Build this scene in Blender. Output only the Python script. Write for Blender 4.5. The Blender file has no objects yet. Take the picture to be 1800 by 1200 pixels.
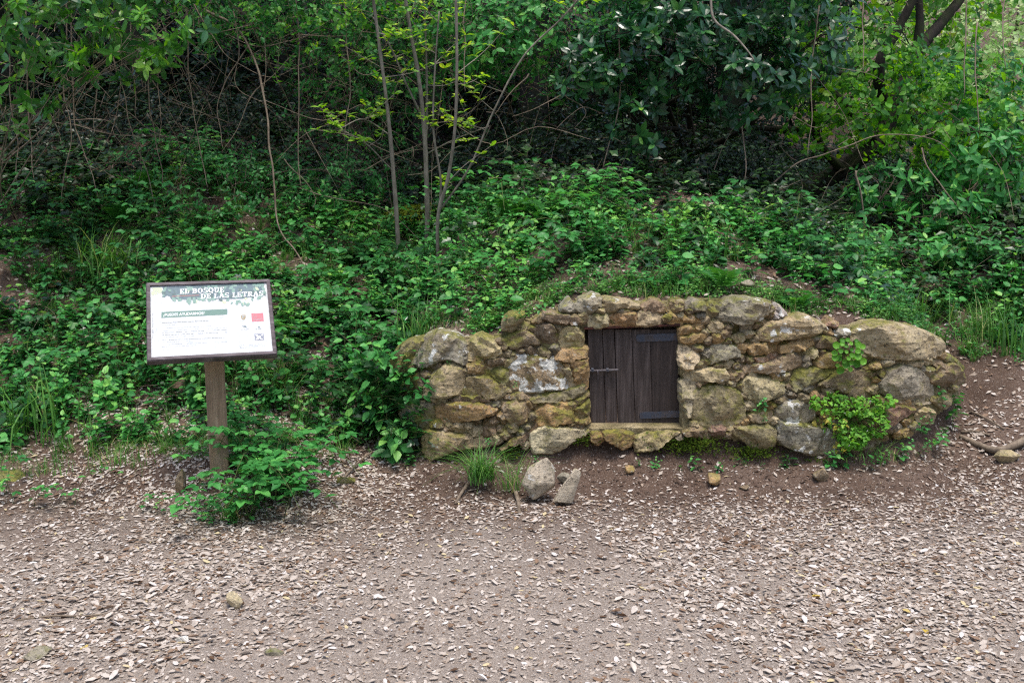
import bpy, math, random
import numpy as np
from mathutils import Vector, Matrix
from mathutils.geometry import delaunay_2d_cdt

# ------------------------------------------------------------------ camera, sky, sun, exposure
scene = bpy.context.scene
COL = scene.collection
FPX = 1750.0                                   # focal length in photo pixels (35 mm on a 36 mm sensor)
PITCH = math.atan(300 / FPX)
EYE = np.array([0.0, 0.0, 1.5])
FWD = np.array([0, math.cos(PITCH), -math.sin(PITCH)])
UPV = np.array([0, math.sin(PITCH), math.cos(PITCH)])

cam_data = bpy.data.cameras.new('camera')
cam_data.sensor_width = 36
cam_data.lens = 35
cam_data.clip_start = 0.05
cam_data.clip_end = 400
cam = bpy.data.objects.new('camera', cam_data)
cam.location = EYE
cam.rotation_euler = (math.pi / 2 - PITCH, 0, 0)
COL.objects.link(cam)
scene.camera = cam

SUN_EL, SUN_AZ = math.radians(76), math.radians(165)      # azimuth clockwise from +Y: high, behind the camera
world = bpy.data.worlds.new('World')
scene.world = world
world.use_nodes = True
wn = world.node_tree
sky = wn.nodes.new('ShaderNodeTexSky')
sky.sky_type = 'NISHITA'
sky.sun_disc = False
sky.sun_elevation = SUN_EL
sky.sun_rotation = SUN_AZ
sky.air_density = 1.0
sky.dust_density = 3.0
sky.ozone_density = 1.0
wn.nodes['Background'].inputs['Strength'].default_value = 0.15
wn.links.new(sky.outputs['Color'], wn.nodes['Background'].inputs['Color'])

sun_data = bpy.data.lights.new('sun', 'SUN')
sun_data.energy = 1.5
sun_data.angle = math.radians(14)
sun_data.color = (1.0, 0.95, 0.88)
sun = bpy.data.objects.new('sun', sun_data)
sdir = Vector((math.sin(SUN_AZ) * math.cos(SUN_EL), math.cos(SUN_AZ) * math.cos(SUN_EL), math.sin(SUN_EL)))
sun.rotation_euler = sdir.to_track_quat('Z', 'Y').to_euler()
COL.objects.link(sun)

scene.view_settings.view_transform = 'Standard'
scene.view_settings.look = 'None'
scene.view_settings.exposure = 1.08
scene.view_settings.gamma = 1.0
scene.render.engine = 'CYCLES'
scene.cycles.use_denoising = False
scene.cycles.filter_width = 1.25
scene.cycles.max_bounces = 6
scene.cycles.diffuse_bounces = 3
scene.cycles.glossy_bounces = 2
scene.cycles.transmission_bounces = 4
scene.cycles.transparent_max_bounces = 6

RNG = np.random.default_rng(11)
random.seed(5)


# ------------------------------------------------------------------ number helpers
def sstep(a, b, x):
    t = np.clip((np.asarray(x, float) - a) / (b - a), 0, 1)
    return t * t * (3 - 2 * t)


def _hash(ix, iy, iz, seed):
    n = (ix * 73856093) ^ (iy * 19349663) ^ (iz * 83492791) ^ (seed * 2654435761 & 0x7fffffff)
    n = (n ^ (n >> 13)) * 1274126177
    n &= 0x7fffffff
    return ((n ^ (n >> 16)) & 0xffff) / 65535.0


def vnoise(P, scale, seed=0):
    """smooth value noise in -1..1 at the points P (n x 3)"""
    Q = np.asarray(P, float) * scale + 1000.0
    I = np.floor(Q).astype(np.int64)
    f = Q - I
    f = f * f * (3 - 2 * f)
    r = 0
    for dx in (0, 1):
        wx = f[..., 0] if dx else 1 - f[..., 0]
        for dy in (0, 1):
            wy = f[..., 1] if dy else 1 - f[..., 1]
            for dz in (0, 1):
                wz = f[..., 2] if dz else 1 - f[..., 2]
                r = r + wx * wy * wz * _hash(I[..., 0] + dx, I[..., 1] + dy, I[..., 2] + dz, seed)
    return r * 2 - 1


def noise2(X, Y, scale, seed=0):
    X, Y = np.broadcast_arrays(np.asarray(X, float), np.asarray(Y, float))
    return vnoise(np.stack([X, Y, np.zeros_like(X)], -1), scale, seed)


def ray(px, py):
    px, py = np.asarray(px, float), np.asarray(py, float)
    return np.stack([(px - 900) + 0 * py, FPX * FWD[1] + (600 - py) * UPV[1] + 0 * px, FPX * FWD[2] + (600 - py) * UPV[2] + 0 * px], -1)


def at_y(px, py, Y):
    """the point on the pixel's ray at the distance Y into the scene"""
    d = ray(px, py)
    return EYE + d * (np.asarray(Y) / d[..., 1])[..., None]


def unit(v):
    v = np.asarray(v, float)
    return v / (np.linalg.norm(v, axis=-1, keepdims=True) + 1e-12)


# ------------------------------------------------------------------ object helpers
def link(o, parent=None):
    COL.objects.link(o)
    if parent is not None:
        o.parent = parent
    return o


def tag(o, label=None, cat=None, group=None, kind=None):
    if label: o['label'] = label
    if cat: o['category'] = cat
    if group: o['group'] = group
    if kind: o['kind'] = kind
    return o


def empty(name, loc=(0, 0, 0)):
    o = bpy.data.objects.new(name, None)
    o.empty_display_size = 0.1
    o.location = loc
    return link(o)


class Geo:
    """collects triangles and quads, builds one mesh"""
    def __init__(self):
        self.V, self.T, self.Q, self.A, self.n = [], [], [], [], 0

    def add(self, V, tris=(), quads=(), tint=0.5):
        V = np.asarray(V, float).reshape(-1, 3)
        if len(tris): self.T.append(np.asarray(tris, int).reshape(-1, 3) + self.n)
        if len(quads): self.Q.append(np.asarray(quads, int).reshape(-1, 4) + self.n)
        self.V.append(V)
        self.A.append(np.broadcast_to(np.asarray(tint, float), (len(V),)))
        self.n += len(V)
        return self

    def scatter(self, tpl, M, P, tint):
        """tpl = (V, tris, quads, tint per vertex); M n x 3 x 3, P n x 3, tint n"""
        V, T, Q, A = tpl
        N, k = len(P), len(V)
        if N == 0: return self
        W = np.einsum('nij,kj->nki', M, V) + P[:, None, :]
        off = (np.arange(N) * k)[:, None, None] + self.n
        if len(T): self.T.append((np.asarray(T)[None] + off).reshape(-1, 3))
        if len(Q): self.Q.append((np.asarray(Q)[None] + off).reshape(-1, 4))
        self.V.append(W.reshape(-1, 3))
        self.A.append(np.clip(np.asarray(A)[None, :] + np.asarray(tint)[:, None], 0, 1).reshape(-1))
        self.n += N * k
        return self

    def arrays(self):
        V = np.concatenate(self.V) if self.V else np.zeros((0, 3))
        T = np.concatenate(self.T) if self.T else np.zeros((0, 3), int)
        Q = np.concatenate(self.Q) if self.Q else np.zeros((0, 4), int)
        A = np.concatenate(self.A) if self.A else np.zeros(0)
        return V, T, Q, A

    def mesh(self, name, mat, smooth=False):
        V, T, Q, A = self.arrays()
        me = bpy.data.meshes.new(name)
        me.vertices.add(len(V))
        me.vertices.foreach_set('co', V.astype(np.float32).ravel())
        me.loops.add(T.size + Q.size)
        me.loops.foreach_set('vertex_index', np.concatenate([T.ravel(), Q.ravel()]).astype(np.int32))
        me.polygons.add(len(T) + len(Q))
        st = np.concatenate([np.arange(len(T)) * 3, T.size + np.arange(len(Q)) * 4]).astype(np.int32)
        me.polygons.foreach_set('loop_start', st)
        me.polygons.foreach_set('use_smooth', np.full(len(st), bool(smooth)))
        me.update(calc_edges=True)
        at = me.attributes.new('tint', 'FLOAT', 'POINT')
        at.data.foreach_set('value', A.astype(np.float32))
        if mat: me.materials.append(mat)
        return me

    def build(self, name, mat, parent=None, smooth=False, loc=None):
        if loc is not None:
            self.V = [v - np.asarray(loc) for v in self.V]
        o = bpy.data.objects.new(name, self.mesh(name, mat, smooth))
        if loc is not None: o.location = loc
        return link(o, parent)


def box_geo(g, x0, x1, y0, y1, z0, z1, ch=0.0, frame=None, tint=0.5):
    """a box with chamfered edges; frame = (origin, ex, ey, ez)"""
    c = ch
    X, Yv, Z = [x0, x0 + c, x1 - c, x1], [y0, y0 + c, y1 - c, y1], [z0, z0 + c, z1 - c, z1]
    pts, idx = [], {}
    def vid(i, j, k):
        key = (i, j, k)
        if key not in idx:
            idx[key] = len(pts); pts.append((X[i], Yv[j], Z[k]))
        return idx[key]
    if c <= 0:
        v = [(x, y, z) for x in (x0, x1) for y in (y0, y1) for z in (z0, z1)]
        V = np.array(v, float)
        quads = [(0, 1, 3, 2), (4, 6, 7, 5), (0, 4, 5, 1), (2, 3, 7, 6), (0, 2, 6, 4), (1, 5, 7, 3)]
        tris = []
    else:
        quads, tris = [], []
        for a, s in ((0, 0), (0, 3)):
            quads.append([vid(s, 1, 1), vid(s, 2, 1), vid(s, 2, 2), vid(s, 1, 2)])
            quads.append([vid(1, s, 1), vid(2, s, 1), vid(2, s, 2), vid(1, s, 2)])
            quads.append([vid(1, 1, s), vid(2, 1, s), vid(2, 2, s), vid(1, 2, s)])
        n = {0: 1, 3: 2}
        for s in (0, 3):
            for t in (0, 3):
                quads.append([vid(s, n[t], 1), vid(s, n[t], 2), vid(n[s], t, 2), vid(n[s], t, 1)])
                quads.append([vid(s, 1, n[t]), vid(s, 2, n[t]), vid(n[s], 2, t), vid(n[s], 1, t)])
                quads.append([vid(1, s, n[t]), vid(2, s, n[t]), vid(2, n[s], t), vid(1, n[s], t)])
                for r in (0, 3):
                    tris.append([vid(s, n[t], n[r]), vid(n[s], t, n[r]), vid(n[s], n[t], r)])
        V = np.array(pts, float)
    if frame is not None:
        o, ex, ey, ez = (np.asarray(q, float) for q in frame)
        V = o + V[:, :1] * ex + V[:, 1:2] * ey + V[:, 2:3] * ez
    return g.add(V, tris, quads, tint)


def smooth_path(pts, n=6):
    """Catmull-Rom through the points"""
    P = np.asarray(pts, float)
    P = np.vstack([2 * P[0] - P[1], P, 2 * P[-1] - P[-2]])
    out = []
    for i in range(1, len(P) - 2):
        a, b, c, d = P[i - 1], P[i], P[i + 1], P[i + 2]
        for t in np.linspace(0, 1, n, endpoint=False):
            out.append(0.5 * ((2 * b) + (c - a) * t + (2 * a - 5 * b + 4 * c - d) * t * t + (-a + 3 * b - 3 * c + d) * t ** 3))
    out.append(P[-2])
    return np.array(out)


def tube_geo(g, path, r0, r1, sides=6, tint=0.5, rough=0.0, seed=0, caps=True):
    P = np.asarray(path, float)
    n = len(P)
    d = unit(np.gradient(P, axis=0))
    ref = np.array([0.31, 0.87, 0.2])
    a = unit(np.cross(d, ref))
    b = np.cross(d, a)
    R = np.linspace(r0, r1, n)
    if rough: R = R * (1 + rough * vnoise(P, 14, seed))
    th = np.linspace(0, 2 * np.pi, sides, endpoint=False)
    V = P[:, None] + R[:, None, None] * (np.cos(th)[None, :, None] * a[:, None] + np.sin(th)[None, :, None] * b[:, None])
    V = V.reshape(-1, 3)
    if rough: V = V + (0.4 * rough * np.repeat(R, sides) * vnoise(V, 40, seed + 1))[:, None] * np.array([1, 1, 1])
    q = []
    for i in range(n - 1):
        for j in range(sides):
            k = (j + 1) % sides
            q.append((i * sides + j, i * sides + k, (i + 1) * sides + k, (i + 1) * sides + j))
    if not caps:
        return g.add(V, quads=q, tint=tint)
    V = np.vstack([V, P[:1], P[-1:]])
    t = [(n * sides, (j + 1) % sides, j) for j in range(sides)] + [(n * sides + 1, (n - 1) * sides + j, (n - 1) * sides + (j + 1) % sides) for j in range(sides)]
    return g.add(V, t, q, tint)


# ------------------------------------------------------------------ materials
class NT:
    def __init__(self, name):
        self.m = bpy.data.materials.new(name)
        self.m.use_nodes = True
        self.t = self.m.node_tree
        self.b = self.t.nodes['Principled BSDF']
        self.out = self.t.nodes['Material Output']

    def n(self, typ, **kw):
        nd = self.t.nodes.new(typ)
        for k, v in kw.items():
            setattr(nd, k, v)
        return nd

    def l(self, a, b):
        self.t.links.new(a, b)

    def pos(self, scale=(1, 1, 1), coord='world'):
        if coord == 'world':
            src = self.n('ShaderNodeNewGeometry').outputs['Position']
        else:
            src = self.n('ShaderNodeTexCoord').outputs['Object']
        mp = self.n('ShaderNodeMapping')
        mp.inputs['Scale'].default_value = scale
        self.l(src, mp.inputs['Vector'])
        return mp.outputs['Vector']

    def noise(self, vec, scale, detail=4, rough=0.55):
        nd = self.n('ShaderNodeTexNoise')
        nd.inputs['Scale'].default_value = scale
        nd.inputs['Detail'].default_value = detail
        nd.inputs['Roughness'].default_value = rough
        self.l(vec, nd.inputs['Vector'])
        return nd.outputs['Fac']

    def ramp(self, fac, stops):
        nd = self.n('ShaderNodeValToRGB')
        cr = nd.color_ramp
        while len(cr.elements) < len(stops): cr.elements.new(0.5)
        for e, (p, c) in zip(cr.elements, stops):
            e.position = p
            e.color = (c, c, c, 1) if isinstance(c, (int, float)) else (*c, 1)
        self.l(fac, nd.inputs['Fac'])
        return nd.outputs['Color']

    def mix(self, fac, a, b, mode='MIX'):
        nd = self.n('ShaderNodeMix', data_type='RGBA', blend_type=mode)
        for i, v in ((0, fac), (6, a), (7, b)):
            s = nd.inputs[i]
            if hasattr(v, 'is_linked'): self.l(v, s)
            elif isinstance(v, (int, float)): s.default_value = v if i == 0 else (v, v, v, 1)
            else: s.default_value = (*v, 1)
        return nd.outputs[2]

    def math(self, op, a, b=0.0, clamp=False):
        nd = self.n('ShaderNodeMath', operation=op, use_clamp=clamp)
        for s, v in zip(nd.inputs, (a, b)):
            if isinstance(v, (int, float)): s.default_value = v
            else: self.l(v, s)
        return nd.outputs[0]

    def attr(self, name, typ='GEOMETRY'):
        nd = self.n('ShaderNodeAttribute', attribute_name=name, attribute_type=typ)
        return nd.outputs['Fac']

    def bump(self, h, strength=0.5, dist=0.01):
        nd = self.n('ShaderNodeBump')
        nd.inputs['Strength'].default_value = strength
        nd.inputs['Distance'].default_value = dist
        self.l(h, nd.inputs['Height'])
        self.l(nd.outputs['Normal'], self.b.inputs['Normal'])

    def color(self, c):
        if hasattr(c, 'is_linked'): self.l(c, self.b.inputs['Base Color'])
        else: self.b.inputs['Base Color'].default_value = (*c, 1)

    def rough(self, r, spec=0.3):
        self.b.inputs['Roughness'].default_value = r
        self.b.inputs['Specular IOR Level'].default_value = spec


def leaf_material(name, stops, rough=0.42, spec=0.35, trans=0.35, trans_col=None, blotch=0.25):
    m = NT(name)
    t = m.attr('tint')
    rnd = m.n('ShaderNodeObjectInfo').outputs['Random']
    f = m.math('ADD', t, m.math('MULTIPLY', m.math('SUBTRACT', rnd, 0.5), 0.25))
    c = m.ramp(f, stops)
    nz = m.noise(m.pos(), 60, 3)
    c = m.mix(blotch, c, m.ramp(nz, [(0.3, 0.35), (0.7, 1.0)]), 'MULTIPLY')
    m.color(c)
    m.rough(rough, spec)
    tr = m.n('ShaderNodeBsdfTranslucent')
    hs = m.n('ShaderNodeHueSaturation')
    hs.inputs['Hue'].default_value = 0.485
    hs.inputs['Saturation'].default_value = 1.1
    hs.inputs['Value'].default_value = 1.5
    m.l(c, hs.inputs['Color'])
    m.l(hs.outputs['Color'], tr.inputs['Color'])
    mx = m.n('ShaderNodeMixShader')
    mx.inputs[0].default_value = trans
    m.l(m.b.outputs[0], mx.inputs[1]); m.l(tr.outputs[0], mx.inputs[2])
    m.l(mx.outputs[0], m.out.inputs['Surface'])
    return m.m


def make_soil():
    m = NT('soil')
    p = m.pos()
    a = m.noise(p, 2.2, 6)
    b = m.noise(p, 35, 5)
    g = m.noise(p, 140, 3)
    c = m.ramp(a, [(0.3, (0.060, 0.039, 0.028)), (0.52, (0.10, 0.067, 0.049)), (0.72, (0.155, 0.113, 0.088))])
    c = m.mix(m.ramp(b, [(0.4, 0.0), (0.75, 0.75)]), c, (0.055, 0.034, 0.026))
    c = m.mix(m.ramp(g, [(0.58, 0.0), (0.68, 0.8)]), c, (0.30, 0.25, 0.215))
    # the trodden path is greyer and carries fine grit
    sx = m.n('ShaderNodeSeparateXYZ'); m.l(p, sx.inputs[0])
    nearp = m.math('ADD', sx.outputs[1], m.math('MULTIPLY', a, 1.2))
    pf = m.ramp(m.math('SUBTRACT', 4.95, nearp), [(0.0, 0.0), (0.8, 0.75)])
    grit = m.noise(p, 260, 3)
    pc = m.ramp(grit, [(0.3, (0.150, 0.123, 0.102)), (0.5, (0.285, 0.243, 0.208)), (0.72, (0.48, 0.43, 0.38))])
    # crushed leaf crumbs trodden into the surface
    vo = m.n('ShaderNodeTexVoronoi'); vo.inputs['Scale'].default_value = 95
    m.l(m.pos((1.0, 0.75, 0.6)), vo.inputs['Vector'])
    sp_ = m.n('ShaderNodeSeparateColor'); m.l(vo.outputs['Color'], sp_.inputs[0])
    crumb = m.math('MULTIPLY', m.ramp(sp_.outputs[0], [(0.52, 0.0), (0.56, 1.0)]), m.ramp(vo.outputs['Distance'], [(0.35, 1.0), (0.5, 0.0)]))
    crc = m.ramp(sp_.outputs[1], [(0.0, (0.12, 0.085, 0.06)), (0.35, (0.30, 0.24, 0.19)), (0.7, (0.48, 0.42, 0.36)), (1.0, (0.60, 0.55, 0.50))])
    pc = m.mix(m.math('MULTIPLY', crumb, m.ramp(m.noise(p, 3.0, 3), [(0.3, 0.35), (0.6, 0.95)])), pc, crc)
    c = m.mix(pf, c, pc)
    m.color(c)
    m.rough(0.95, 0.15)
    m.bump(m.math('ADD', b, m.math('MULTIPLY', g, 0.7)), 0.8, 0.012)
    return m.m


def make_stone():
    m = NT('stone')
    p = m.pos()
    oi = m.n('ShaderNodeObjectInfo')
    base = oi.outputs['Color']
    n1 = m.noise(p, 16, 8, 0.65)
    n2 = m.noise(p, 70, 6, 0.7)
    n3 = m.noise(p, 5.5, 5)
    lay = m.noise(m.pos((6, 6, 60)), 1.6, 5, 0.6)
    c = m.mix(1.0, base, m.ramp(n1, [(0.25, 0.55), (0.5, 1.0), (0.75, 1.3)]), 'MULTIPLY')
    c = m.mix(0.35, c, m.ramp(lay, [(0.3, 0.5), (0.55, 1.1), (0.7, 1.2)]), 'MULTIPLY')
    c = m.mix(m.math('MULTIPLY', m.attr('ochre', 'OBJECT'), m.ramp(n3, [(0.46, 0.0), (0.66, 0.42)])), c, (0.30, 0.195, 0.085))
    c = m.mix(m.ramp(n2, [(0.52, 0.0), (0.64, 0.85)]), c, (0.05, 0.04, 0.03))
    c = m.mix(m.ramp(m.noise(p, 180, 3), [(0.5, 0.0), (0.7, 0.6)]), c, (0.40, 0.35, 0.26))
    c = m.mix(m.ramp(m.noise(p, 28, 4), [(0.60, 0.0), (0.72, 0.55)]), c, (0.44, 0.40, 0.33))
    # moss where it is damp: on this stone's share, more on upward faces
    nz = m.n('ShaderNodeNewGeometry')
    sx = m.n('ShaderNodeSeparateXYZ'); m.l(nz.outputs['Normal'], sx.inputs[0])
    moss = m.attr('moss', 'OBJECT')
    mf = m.math('ADD', m.math('ADD', m.noise(p, 11, 6, 0.65), m.math('MULTIPLY', sx.outputs[2], 0.16)), m.math('MULTIPLY', moss, 0.20))
    mossc = m.ramp(m.noise(p, 45, 4), [(0.3, (0.035, 0.05, 0.008)), (0.55, (0.14, 0.145, 0.02)), (0.8, (0.30, 0.27, 0.035))])
    c = m.mix(m.ramp(mf, [(0.62, 0.0), (0.80, 0.8)]), c, mossc)
    # pale lichen crusts
    lf = m.math('ADD', m.noise(p, 17, 7, 0.62), m.math('MULTIPLY', m.attr('lichen', 'OBJECT'), 0.13))
    lic = m.ramp(m.noise(p, 110, 3), [(0.3, (0.36, 0.37, 0.34)), (0.6, (0.66, 0.66, 0.62))])
    c = m.mix(m.ramp(lf, [(0.685, 0.0), (0.72, 0.9)]), c, lic)
    m.color(c)
    m.rough(0.9, 0.2)
    m.bump(m.math('ADD', m.math('ADD', n1, m.math('MULTIPLY', n2, 0.5)), m.math('MULTIPLY', lay, 0.25)), 0.9, 0.014)
    return m.m


def make_mortar():
    m = NT('lime mortar')
    p = m.pos()
    n1, n2, n3 = m.noise(p, 9, 7, 0.6), m.noise(p, 60, 6, 0.7), m.noise(p, 3.2, 5)
    c = m.ramp(n1, [(0.28, (0.10, 0.08, 0.045)), (0.5, (0.27, 0.22, 0.125)), (0.75, (0.46, 0.385, 0.235))])
    c = m.mix(m.ramp(n2, [(0.48, 0.0), (0.66, 0.7)]), c, (0.085, 0.065, 0.04))
    mossc = m.ramp(m.noise(p, 50, 4), [(0.3, (0.03, 0.042, 0.008)), (0.55, (0.10, 0.105, 0.018)), (0.8, (0.2, 0.18, 0.03))])
    c = m.mix(m.ramp(n3, [(0.44, 0.0), (0.68, 0.75)]), c, mossc)
    m.color(c)
    m.rough(0.95, 0.15)
    m.bump(m.math('ADD', n2, m.math('MULTIPLY', n1, 1.5)), 1.0, 0.012)
    return m.m


def make_wood(name, stops, axis='z', scale=1.0, rough=0.75, bump=0.5, spec=0.25):
    m = NT(name)
    s = {'z': (30, 30, 1.6), 'x': (1.6, 30, 30)}[axis]
    p = m.pos(tuple(v * scale for v in s), 'object')
    g = m.noise(p, 2.2, 7, 0.65)
    w = m.noise(m.pos(), 9, 5)
    rnd = m.n('ShaderNodeObjectInfo').outputs['Random']
    f = m.math('ADD', g, m.math('MULTIPLY', m.math('SUBTRACT', rnd, 0.5), 0.18))
    c = m.ramp(f, stops)
    c = m.mix(0.6, c, m.ramp(w, [(0.3, 0.55), (0.7, 1.15)]), 'MULTIPLY')
    m.color(c)
    m.rough(rough, spec)
    m.bump(g, bump, 0.004)
    return m.m


def make_plain(name, col, rough=0.6, metal=0.0, wear=None, spec=0.4):
    m = NT(name)
    if wear:
        c = m.mix(m.ramp(m.noise(m.pos(), 45, 6, 0.7), [(0.45, 0.0), (0.68, 1.0)]), col, wear)
        m.color(c)
        m.bump(m.noise(m.pos(), 120, 4), 0.3, 0.002)
    else:
        m.color(col)
    m.rough(rough, spec)
    m.b.inputs['Metallic'].default_value = metal
    return m.m


def make_bark(name, stops, moss=0.0):
    m = NT(name)
    p = m.pos((1, 1, 0.35))
    a = m.noise(p, 30, 7, 0.7)
    c = m.ramp(a, stops)
    b = m.noise(m.pos(), 6, 5)
    if moss:
        c = m.mix(m.ramp(b, [(0.45, 0.0), (0.65, moss)]), c, (0.022, 0.034, 0.008))
    else:
        c = m.mix(0.5, c, m.ramp(b, [(0.3, 0.5), (0.7, 1.2)]), 'MULTIPLY')
    m.color(c)
    m.rough(0.9, 0.2)
    m.bump(a, 0.7, 0.006)
    return m.m


MS = {
    'soil': make_soil(),
    'stone': make_stone(),
    'mortar': make_mortar(),
    'door': make_wood('dark painted door boards', [(0.25, (0.016, 0.011, 0.010)), (0.5, (0.036, 0.026, 0.024)), (0.75, (0.090, 0.072, 0.068))], rough=0.6, spec=0.35),
    'frame': make_wood('dark stained frame wood', [(0.25, (0.05, 0.038, 0.042)), (0.5, (0.105, 0.085, 0.092)), (0.8, (0.23, 0.20, 0.215))], 'x', rough=0.65),
    'post': make_wood('weathered brown post', [(0.25, (0.14, 0.095, 0.06)), (0.5, (0.30, 0.21, 0.14)), (0.8, (0.44, 0.325, 0.23))]),
    'iron': make_plain('dark wrought iron', (0.045, 0.056, 0.082), 0.45, 0.3, (0.07, 0.055, 0.05)),
    'rust': make_plain('rusty lintel iron', (0.05, 0.02, 0.016), 0.75, 0.2, (0.12, 0.035, 0.02)),
    'steel': make_plain('worn steel', (0.11, 0.10, 0.11), 0.4, 0.6, (0.05, 0.04, 0.04)),
    'bark_dark': make_bark('dark mossy bark', [(0.3, (0.008, 0.007, 0.006)), (0.6, (0.026, 0.021, 0.016)), (0.8, (0.06, 0.05, 0.04))], 0.7),
    'bark_pale': make_bark('grey brown sapling bark', [(0.3, (0.11, 0.095, 0.075)), (0.6, (0.25, 0.22, 0.18)), (0.8, (0.40, 0.36, 0.30))]),
    'twig': make_bark('dry vine bark', [(0.3, (0.10, 0.075, 0.055)), (0.6, (0.24, 0.19, 0.14)), (0.8, (0.40, 0.34, 0.27))]),
    'stem': make_bark('green stem', [(0.3, (0.03, 0.05, 0.015)), (0.7, (0.09, 0.12, 0.035))]),
    'litter': leaf_material('dry oak leaf', [(0.0, (0.10, 0.058, 0.034)), (0.18, (0.24, 0.155, 0.10)), (0.40, (0.385, 0.325, 0.27)), (0.75, (0.60, 0.535, 0.475)), (0.93, (0.64, 0.605, 0.585)), (1.0, (0.50, 0.37, 0.07))], 0.6, 0.25, 0.12),
    'herb': leaf_material('herb leaf', [(0.0, (0.012, 0.058, 0.014)), (0.40, (0.040, 0.205, 0.046)), (0.75, (0.105, 0.39, 0.085)), (1.0, (0.25, 0.53, 0.11))], 0.45, 0.35, 0.33),
    'ivy': leaf_material('ivy leaf', [(0.0, (0.008, 0.034, 0.016)), (0.5, (0.028, 0.10, 0.028)), (0.85, (0.065, 0.19, 0.045)), (1.0, (0.15, 0.29, 0.06))], 0.33, 0.5, 0.22),
    'laurel': leaf_material('glossy evergreen leaf', [(0.0, (0.008, 0.036, 0.020)), (0.45, (0.034, 0.13, 0.045)), (0.75, (0.095, 0.29, 0.055)), (1.0, (0.25, 0.50, 0.07))], 0.28, 0.6, 0.3),
    'backlit': leaf_material('leaf with painted backlight', [(0.0, (0.03, 0.12, 0.02)), (0.4, (0.10, 0.32, 0.035)), (0.8, (0.25, 0.52, 0.05)), (1.0, (0.45, 0.52, 0.06))], 0.45, 0.3, 0.5),  # raised leaf colour carries the glow of light from behind
    'glade': leaf_material('leaf with painted sunlight', [(0.0, (0.11, 0.29, 0.05)), (0.5, (0.26, 0.47, 0.13)), (1.0, (0.62, 0.70, 0.42))], 0.5, 0.3, 0.45),  # sunlight of the far clearing is painted into this pale colour
    'spring': leaf_material('fresh spring leaf', [(0.0, (0.10, 0.27, 0.03)), (0.5, (0.23, 0.47, 0.05)), (1.0, (0.48, 0.60, 0.08))], 0.5, 0.3, 0.45),
    'grass': leaf_material('grass blade', [(0.0, (0.03, 0.10, 0.02)), (0.5, (0.085, 0.25, 0.04)), (0.85, (0.18, 0.38, 0.075)), (1.0, (0.42, 0.36, 0.16))], 0.5, 0.3, 0.3),
    'fern': leaf_material('fern leaflet', [(0.0, (0.02, 0.10, 0.02)), (0.5, (0.05, 0.21, 0.035)), (1.0, (0.15, 0.36, 0.05))], 0.5, 0.3, 0.35),
    'bright': leaf_material('bright lime herb leaf', [(0.0, (0.06, 0.21, 0.02)), (0.5, (0.15, 0.40, 0.04)), (0.9, (0.29, 0.52, 0.07)), (1.0, (0.38, 0.33, 0.06))], 0.5, 0.3, 0.35),
    'dark': leaf_material('leaf with painted shade', [(0.0, (0.004, 0.012, 0.004)), (0.6, (0.012, 0.036, 0.011)), (1.0, (0.04, 0.10, 0.022))], 0.38, 0.45, 0.2),  # darkened leaf colour, painted shade for the depths of the wood
    'moss': leaf_material('cushion moss', [(0.0, (0.02, 0.05, 0.008)), (0.5, (0.07, 0.12, 0.012)), (1.0, (0.18, 0.22, 0.02))], 0.9, 0.1, 0.1),
    'petal': make_plain('white petal', (0.80, 0.80, 0.76), 0.6),
    'yolk': make_plain('yellow flower centre', (0.65, 0.42, 0.03), 0.7),
    'board': make_plain('printed white panel', (0.53, 0.55, 0.57), 0.5, 0.0, (0.38, 0.41, 0.43), spec=0.2),
    'ink_white': make_plain('white ink', (0.70, 0.72, 0.73), 0.5),
    'ink_teal': make_plain('deep teal ink', (0.018, 0.065, 0.075), 0.5, 0.0, (0.035, 0.105, 0.105)),
    'ink_blue': make_plain('faded blue ink', (0.035, 0.085, 0.12), 0.5, 0.0, (0.06, 0.125, 0.14)),
    'ink_sage': make_plain('faded sage ink', (0.10, 0.21, 0.18), 0.5, 0.0, (0.17, 0.28, 0.25)),
    'ink_olive': make_plain('faded olive ink', (0.26, 0.32, 0.20), 0.4),
    'ink_band': make_plain('green band ink', (0.045, 0.135, 0.115), 0.5, 0.0, (0.065, 0.165, 0.14)),
    'ink_grey': make_plain('grey text ink', (0.10, 0.13, 0.15), 0.5),
    'ink_pale': make_plain('worn pale text ink', (0.26, 0.30, 0.33), 0.5),
    'ink_pink': make_plain('faded crimson ink', (0.38, 0.075, 0.11), 0.5, 0.0, (0.44, 0.12, 0.16)),
    'ink_navy': make_plain('navy ink', (0.02, 0.045, 0.12), 0.4),
    'ink_gold': make_plain('faded gold ink', (0.22, 0.16, 0.07), 0.5),
    'ink_red': make_plain('red script ink', (0.38, 0.13, 0.13), 0.5),
}


# ------------------------------------------------------------------ the lie of the land
def wall_y(X):
    X = np.asarray(X, float)
    return 4.78 + 0.75 * np.clip(-0.22 - X, 0, 0.6) ** 1.5 + 0.95 * np.clip(X - 1.85, 0, 0.7) ** 1.5


def on_wall(px, py, off=0.0):
    """the pixel's point on the leaning, curving face of the stone front (off metres behind it)"""
    px, py = np.asarray(px, float), np.asarray(py, float)
    Y = np.full(np.broadcast(px, py).shape, 4.8)
    for _ in range(8):
        P = at_y(px, py, Y)
        Y = wall_y(P[..., 0]) + 0.08 * (P[..., 2] - 0.1) + off
    return at_y(px, py, Y)


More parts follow.
